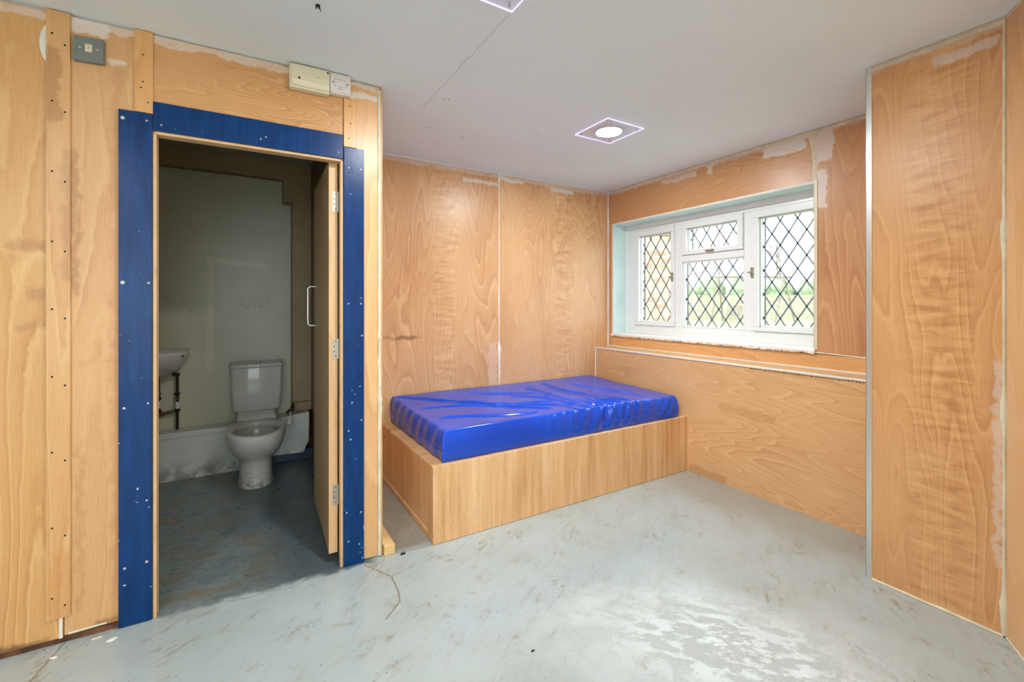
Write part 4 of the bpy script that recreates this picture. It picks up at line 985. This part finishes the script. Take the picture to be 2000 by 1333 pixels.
b = MB(); b.box(UF - 0.012, UF + 0.001, V0w, V1w, Z1w - 0.045, Z1w - 0.002); b.box(UF - 0.012, UF, V1w - 0.04, V1w, Z0w, Z1w - 0.045); b.box(UF - 0.010, UF, V0w, V1w, Z0w - 0.004, Z0w + 0.03)
b.build('frame_moulding', M['upvc'], win, 0.005, 3)
def leading(v0, v1, z0, z1, off_v, off_z, parent, u=UF + 0.036, w=0.116, hh=0.174):
    b = MB(); t_ = 0.0052
    segs = []
    for sgn in (1, -1):
        k = -20
        while k < 20:
            # line: (v-off_v)/w * sgn*... ; z = off_z + hh*((v-off_v)/w*sgn + k)
            f_ = lambda v: off_z + hh * ((v - off_v) / w * sgn + k)
            g_ = lambda z: off_v + w * sgn * ((z - off_z) / hh - k)
            pts = []
            for v in (v0, v1):
                if z0 - 1e-6 <= f_(v) <= z1 + 1e-6: pts.append((v, f_(v)))
            for z in (z0, z1):
                if v0 + 1e-6 < g_(z) < v1 - 1e-6: pts.append((g_(z), z))
            if len(pts) >= 2 and (abs(pts[0][0] - pts[1][0]) > 0.01): segs.append((pts[0], pts[1]))
            k += 1
    for (a_, c_) in segs:
        dv, dz = c_[0] - a_[0], c_[1] - a_[1]; L = sqrt(dv * dv + dz * dz); nv, nz = -dz / L * t_, dv / L * t_
        q = [(a_[0] + nv, a_[1] + nz), (c_[0] + nv, c_[1] + nz), (c_[0] - nv, c_[1] - nz), (a_[0] - nv, a_[1] - nz)]
        b.add([(u - 0.0012, v, z) for v, z in q] + [(u + 0.0, v, z) for v, z in q], [(0, 1, 2, 3), (4, 5, 6, 7), (0, 1, 5, 4), (1, 2, 6, 5), (2, 3, 7, 6), (3, 0, 4, 7)])
    b.build('diamond_leading', M['lead'], parent)
def pane(v0, v1, z0, z1, parent, ov, oz, hh=0.174, w=0.116):
    u = UF + 0.038
    b = MB(); b.box(u, u + 0.004, v0 - 0.006, v1 + 0.006, z0 - 0.006, z1 + 0.006); b.build('glass_pane', M['glass'], parent)
    g_ = MB(); t_ = 0.003
    for (a0, a1, c0, c1) in [(v0, v1, z0, z0 + t_), (v0, v1, z1 - t_, z1), (v0, v0 + t_, z0, z1), (v1 - t_, v1, z0, z1)]: g_.box(u - 0.004, u - 0.0005, a0, a1, c0, c1)
    g_.build('glazing_gasket', M['gasket'], parent)
    # spacer bar seen between the two panes
    s_ = MB(); 
    for (a0, a1, c0, c1) in [(v0 + .006, v0 + .010, z0, z1), (v1 - .012, v1 - .008, z0, z1)]: s_.box(u + 0.006, u + 0.018, a0, a1, c0, c1)
    s_.build('spacer_bar', M['gasket'], parent)
    leading(v0, v1, z0, z1, ov, oz, parent, u, w, hh)
def sash(v0, v1, z0, z1, g, ov, oz, label, hh=0.174, w=0.116):
    gv0, gv1, gz0, gz1 = g; P_ = 0.016
    b = MB()
    for (a0, a1, c0, c1) in [(v0 + .002, v1 - .002, z0 + .002, gz0), (v0 + .002, v1 - .002, gz1, z1 - .002), (v0 + .002, gv0, gz0, gz1), (gv1, v1 - .002, gz0, gz1)]: fbox(b, a0, a1, c0, c1, UF - P_, UF + 0.06)
    s_ = b.build('sash', M['upvc'], win, 0.004, 3); s_['label'] = label
    i = MB(); q = 0.012
    for (a0, a1, c0, c1) in [(gv0, gv1, gz0, gz0 + q), (gv0, gv1, gz1 - q, gz1), (gv0, gv0 + q, gz0, gz1), (gv1 - q, gv1, gz0, gz1)]: fbox(i, a0, a1, c0, c1, UF + 0.012, UF + 0.036)
    i.build('glazing_bead', M['upvc'], s_, 0.004, 2)
    pane(gv0 + q * .6, gv1 - q * .6, gz0 + q * .6, gz1 - q * .6, s_, ov, oz, hh, w)
    return s_
sL = sash(LV0, LV1, SZ0, SZ1, (2.622, 2.990, 1.100, 1.905), 2.715, 1.265, 'left opening sash')
sR = sash(RV0, RV1, SZ0, SZ1, (1.478, 1.848, 1.100, 1.900), 1.660, 1.252, 'right opening sash')
sT = sash(MV0, MV1, TZ1, SZ1, (2.010, 2.462, 1.716, 1.908), 2.13, 1.765, 'small top opening light')
q = 0.012; b = MB()
for (a0, a1, c0, c1) in [(MV0, MV1, SZ0, SZ0 + q), (MV0, MV1, TZ0 - q, TZ0), (MV0, MV0 + q, SZ0, TZ0), (MV1 - q, MV1, SZ0, TZ0)]: fbox(b, a0, a1, c0, c1, UF + 0.010, UF + 0.036)
mid = b.build('glazing_bead', M['upvc'], win, 0.004, 2)
pane(MV0 + .008, MV1 - .008, SZ0 + .008, TZ0 - .008, mid, 2.195, 1.225, 0.168, 0.120)
def whandle(parent, v, z, vertical=True):
    b = MB(); u = UF - 0.016
    if vertical: b.box(u - 0.010, u, v - 0.010, v + 0.010, z - 0.038, z + 0.038)
    else: b.box(u - 0.010, u, v - 0.038, v + 0.038, z - 0.010, z + 0.010)
    b.tube([(u - 0.005, v, z), (u - 0.026, v, z)], 0.009, 12)
    if vertical: b.tube([(u - 0.026, v - 0.004, z), (u - 0.026, v + 0.022, z)], 0.006, 8)
    else: b.tube([(u - 0.026, v - 0.01, z), (u - 0.026, v + 0.012, z)], 0.006, 8)
    b.build('window_handle', M['steel'], parent, 0.002)
whandle(sL, 2.600, 1.505); whandle(sR, 1.888, 1.500); whandle(sT, 2.236, 1.700, False)
# reveals, soffit and sill
b = MB(); b.box(UW - 0.001, UF, OV1 - 0.014, OV1 + 0.0, OZ0 + 0.012, OZ1); b.box(UW - 0.001, UF, OV0, OV1, OZ1 - 0.006, OZ1 + 0.0)
rv = struct(b.build('trim_5', M['reveal']), 'pale green plasterboard reveal on the left and top of the window recess', 'window reveal')
s_ = MB()
for k, (z0, am) in enumerate([(1.80, 1), (1.72, .6), (1.65, -.8), (1.58, 1), (1.50, -.6), (1.43, .8), (1.36, 1)]):
    s_.tube([(UW + 0.02 + 0.009 * i, OV1 - 0.0142, z0 + 0.012 * am * sin(i * 0.4)) for i in range(12)], 0.0016, 5)
s_.build('pale_scratches', M['white_filler'], rv)
b = MB(); b.box(UW - 0.004, UW, OV0 - 0.020, OV0, 0.985, OZ1 + 0.015); b.box(UW - 0.004, UW + 0.16, OV0 - 0.001, OV0 + 0.001, 0.985, OZ1)
struct(b.build('trim_6', M['ivory']), 'cream edging strip up the right side of the window recess', 'window trim')
b = MB(); b.box(UW - 0.003, UW, OV0, OV1, OZ1 - 0.003, OZ1 + 0.010); b.box(UW - 0.003, UW, OV1 - 0.016, OV1, 0.985, OZ1)
struct(b.build('trim_7', M['white_filler']), 'thin white edging along the top and left of the window recess', 'window trim')
# sill with ragged underside
def sillmat():
    t = NT('peeling_white_sill'); p = t.pos(); n = t.noise(p, 45, 4, 0.65); n2 = t.noise(p, 22, 3, 0.6)
    lowm = t.ss(t.Z, 0.962, 0.974, 1.0, 0.0)
    c = t.mix(t.M('MULTIPLY', lowm, t.ss(n2, 0.45, 0.6)), lin(236, 236, 232), lin(214, 178, 128))
    c = t.mix(t.M('MULTIPLY', lowm, t.ss(n, 0.56, 0.62)), c, lin(70, 56, 46))
    t.set(Base_Color=c, Roughness=0.4); return t.m
b = MB(); rings = []
N = 120
for i in range(N + 1):
    v = OV0 - 0.008 + (OV1 + 0.006 - OV0 + 0.008) * i / N
    zl = 0.958 + 0.006 * mnoise.noise(Vector((v * 30, 0, 0))) + 0.004 * mnoise.noise(Vector((v * 90, 3, 0)))
    zt_ = 0.986
    rings.append([(UW - 0.014, v, zl), (UW - 0.015, v, 0.978), (UW - 0.010, v, zt_), (UF - 0.006, v, zt_ + 0.001), (UF - 0.006, v, 0.95), (UW + 0.002, v, zl)])
b.loft(rings, True, True, smooth=False)
struct(b.build('trim_8', sillmat()), 'white window sill with a peeling, splintered front edge', 'window sill')

# ------------------------------------------------------------------ small debris on the floor
def chip(x, y, r, mat, name, label, cat, seed, h=0.002, grp=None):
    rd = random.Random(seed); n = 9; b = MB(); pts = [(r * (0.5 + rd.random() * 0.7), 2 * pi * k / n) for k in range(n)]
    b.loft([[(x + q * cos(a) * 1.5, y + q * sin(a) * 0.7, 0.0005) for q, a in pts], [(x + q * .85 * cos(a) * 1.5, y + q * .85 * sin(a) * .7, h * (0.6 + 0.5 * rd.random())) for q, a in pts]], True, True, smooth=False)
    return tag(b.build(name, mat), label, cat, grp)
chip(-0.419, 2.222, 0.014, M['white_filler'], 'filler_flake', 'white flake of filler on the floor below the left blue board', 'filler flake', 1, 0.004)
chip(-0.470, 2.262, 0.010, M['cream'], 'filler_flake', 'cream flake of filler touching the foot of the left blue board', 'filler flake', 2, 0.004)
chip(-0.575, 2.215, 0.010, M['white_filler'], 'filler_flake', 'white crumb of filler near the bottom left corner below the long batten', 'filler flake', 3, 0.003)
chip(0.91, 1.354, 0.007, M['darkhole'], 'black_scrap', 'tiny black scrap lying alone on the middle of the floor', 'scrap', 4, 0.003)
chip(0.699, 2.215, 0.009, M['gasket'], 'black_scrap', 'small dark pebble on the floor in front of the pine floor plate', 'scrap', 5, 0.010)

# ------------------------------------------------------------------ outdoors
def simple(name, c1, c2, scale=3.0, rough=0.8):
    t = NT(name); n = t.noise(t.pos(), scale, 6, 0.65); t.set(Base_Color=t.ramp(n, [(0.35, c1), (0.65, c2)]), Roughness=rough); return t.m
M['grass'] = simple('lawn_grass', lin(120, 140, 84), lin(156, 168, 110), 1.5)
M['hedge'] = simple('hedge_leaf', lin(112, 130, 98), lin(170, 180, 146), 2.5)
M['fence'] = simple('weathered_fence', lin(150, 140, 122), lin(176, 168, 150), 6)
M['post'] = simple('swing_timber', lin(120, 108, 96), lin(150, 138, 124), 6)
M['bark'] = simple('bark', lin(110, 98, 88), lin(140, 128, 116), 8)
def brick():
    t = NT('red_brick'); t.pos(); b = t.n('ShaderNodeTexBrick')
    t.put(b.inputs['Vector'], t.vec(t.X, t.Z, 0.0)); b.inputs['Scale'].default_value = 1.0
    b.inputs['Color1'].default_value = lin(196, 140, 120); b.inputs['Color2'].default_value = lin(210, 172, 156); b.inputs['Mortar'].default_value = lin(190, 180, 166)
    b.inputs['Mortar Size'].default_value = 0.008; b.inputs['Brick Width'].default_value = 0.225; b.inputs['Row Height'].default_value = 0.075
    t.set(Base_Color=b.outputs[0], Roughness=0.85); return t.m
M['brick'] = brick()
GZ = 0.35
g = MB(); g.box(3.46, 60.0, -20, 50, 0.20, GZ)
tag(g.build('lawn', M['grass']), 'pale green lawn outside the window', 'lawn', kind='stuff')
g = MB(); g.box(-12, 3.3, -14, -2.75, -0.2, -0.1)  # unseen slab, added to bounce daylight through the rear window
struct(g.build('bounce_ground_rear', plain('bounce_paving', lin(206, 204, 196), 0.8)), 'unseen pale paving added behind the room to bounce daylight in', 'paving')
def cam2room(px, Yd):  # camera bearing (2000 px frame) and depth -> plan position in metres, used to set out the garden
    X = (px - 1000) / F_PX * Yd; return (X * cos(TH) + Yd * sin(TH), -X * sin(TH) + Yd * cos(TH))
b = MB(); b.box(3.45, 4.24, 3.44, 3.66, GZ, 2.05); bw = b.build('brick_wall', M['brick'])
b = MB(); b.box(3.42, 4.28, 3.40, 3.70, 2.05, 2.10); b.build('coping', M['fence'], bw, 0.01)
tag(bw, 'red brick wall end just outside the left window sash', 'brick wall')
b = MB(); b.box(4.26, 4.30, 3.46, 3.56, 1.86, 1.99); b.box(4.24, 4.27, 3.48, 3.54, 1.88, 1.96); tag(b.build('wall_bracket', plain('blue_plastic', lin(70, 120, 190), 0.4), bevel=0.01), 'small blue plastic box on the end of the brick wall', 'blue box')
# fence
f0 = cam2room(1180, 27); f1 = cam2room(1760, 27)
fe = empty('garden_fence', (*f0, GZ)); b = MB(); rd = random.Random(9)
L = sqrt((f1[0] - f0[0]) ** 2 + (f1[1] - f0[1]) ** 2); ux, uy = (f1[0] - f0[0]) / L, (f1[1] - f0[1]) / L
n = int(L / 0.16)
for i in range(n):
    s0 = i * 0.16; hh = 1.43 + rd.random() * 0.03; x0, y0 = f0[0] + ux * s0, f0[1] + uy * s0; x1, y1 = x0 + ux * 0.145, y0 + uy * 0.145; nx, ny = -uy * .02, ux * .02
    zb = GZ; b.add([(x0, y0, zb), (x1, y1, zb), (x1 + nx, y1 + ny, zb), (x0 + nx, y0 + ny, zb), (x0, y0, zb + hh), (x1, y1, zb + hh), (x1 + nx, y1 + ny, zb + hh), (x0 + nx, y0 + ny, zb + hh)],
                     [(0, 3, 2, 1), (4, 5, 6, 7), (0, 1, 5, 4), (1, 2, 6, 5), (2, 3, 7, 6), (3, 0, 4, 7)])
b.build('fence_boards', M['fence'], fe)
tag(fe, 'pale close-boarded garden fence beyond the lawn', 'fence')
# hedge bushes behind the fence
def blob(name, x, y, z, rx, rz, seed, label, parent=None):
    b = MB(); n = 22; rings = []
    for i in range(n + 1):
        ph = pi * i / n; r = []
        for k in range(n * 2):
            a = pi * k / n; d = Vector((sin(ph) * cos(a), sin(ph) * sin(a), cos(ph)))
            s = 1 + 0.25 * mnoise.noise(d * 2 + Vector((seed, 0, 0))) + 0.18 * mnoise.noise(d * 6 + Vector((seed, 5, 0))) + 0.1 * mnoise.noise(d * 16)
            r.append((x + rx * d.x * s, y + rx * d.y * s, z + rz * d.z * s))
        rings.append(r)
    b.loft(rings, False, False)
    return b.build(name, M['hedge'])
for i, px in enumerate([1320, 1388, 1452, 1520, 1590, 1668]):
    x, y = cam2room(px, 29.5 + (i % 2) * 1.2)
    o = blob('garden_bush', x, y, 1.81, 0.92, 1.05 + 0.12 * (i % 3), i * 3.3, '')
    tag(o, ['rounded evergreen bush behind the fence, leftmost of the row', 'evergreen bush behind the fence, second from the left', 'taller evergreen bush behind the fence beside the mullion', 'evergreen bush behind the fence, seen low in the right sash',
            'evergreen bush behind the fence right of the swing frame', 'evergreen bush behind the fence, rightmost of the row'][i], 'bush', 'bushes behind the garden fence')
# swing frame
sg = empty('swing_frame', (*cam2room(1460, 22), GZ))
def leg(pxa, pxb, d0, d1, z1):
    a = cam2room(pxa, d0); c = cam2room(pxb, d1); b = MB(); b.tube([(a[0], a[1], GZ + 0.03), (c[0], c[1], z1)], 0.055, 8); b.build('leg', M['post'], sg)
leg(1388, 1404, 22, 22.4, 2.62); leg(1412, 1404, 23.2, 22.4, 2.62); leg(1514, 1532, 22, 22.4, 2.62); leg(1552, 1532, 22.6, 22.4, 2.62)
a = cam2room(1395, 22.4); c = cam2room(1545, 22.4); b = MB(); b.tube([(a[0], a[1], 2.62), (c[0], c[1], 2.62)], 0.06, 8); b.build('cross_beam', M['post'], sg)
tag(sg, 'wooden A-frame garden swing standing on the lawn', 'swing')
bn = empty('garden_bench', (*cam2room(1434, 21), GZ)); b = MB()
a = cam2room(1421, 21); c = cam2room(1450, 21)
for k in range(5):
    z = 0.80 + k * 0.09; b.tube([(a[0], a[1], z), (c[0], c[1], z)], 0.018, 6)
for k in range(8):
    t_ = k / 7; b.tube([(a[0] + (c[0] - a[0]) * t_, a[1] + (c[1] - a[1]) * t_, GZ), (a[0] + (c[0] - a[0]) * t_, a[1] + (c[1] - a[1]) * t_, 1.18)], 0.014, 6)
b.build('slatted_back', M['post'], bn)
a2 = cam2room(1420, 20.6); c2 = cam2room(1452, 20.6); b = MB(); b.tube([(a2[0], a2[1], 0.78), (c2[0], c2[1], 0.78)], 0.04, 6); b.build('seat', M['post'], bn)
tag(bn, 'slatted garden bench on the lawn, seen beside the window mullion', 'bench')
# bare trees
def tree(px, dist, h, seed, label):
    x, y = cam2room(px, dist); b = MB(); rd = random.Random(seed)
    def grow(p, d, L, r, dep):
        q = p + d * L; m_ = p + d * L * .5 + Vector((rd.uniform(-1, 1), rd.uniform(-1, 1), 0)) * L * .06
        b.tube([p, m_, q], [r, r * .85, r * .7], 5 if dep > 1 else 4, caps=False)
        if dep == 0: return
        for k in range(3 if dep > 1 else 4):
            nd = (d + Vector((rd.uniform(-1, 1), rd.uniform(-1, 1), rd.uniform(-.15, .7))) * .62).normalized()
            grow(q if k else m_.lerp(q, .6), nd, L * rd.uniform(.62, .85), r * .58, dep - 1)
    grow(Vector((x, y, GZ + 0.02)), Vector((0, 0, 1)), h * .28, h * .010, 5)
    tag(b.build('bare_tree', M['bark']), label, 'tree', 'bare trees beyond the garden')
tree(1525, 33.5, 9.3, 3, 'bare branching tree beyond the fence, filling the right sash')
tree(1400, 34, 7.0, 8, 'bare tree beyond the fence, seen through the middle pane')
tree(1640, 40, 11.0, 12, 'bare tree at the right edge of the window view')
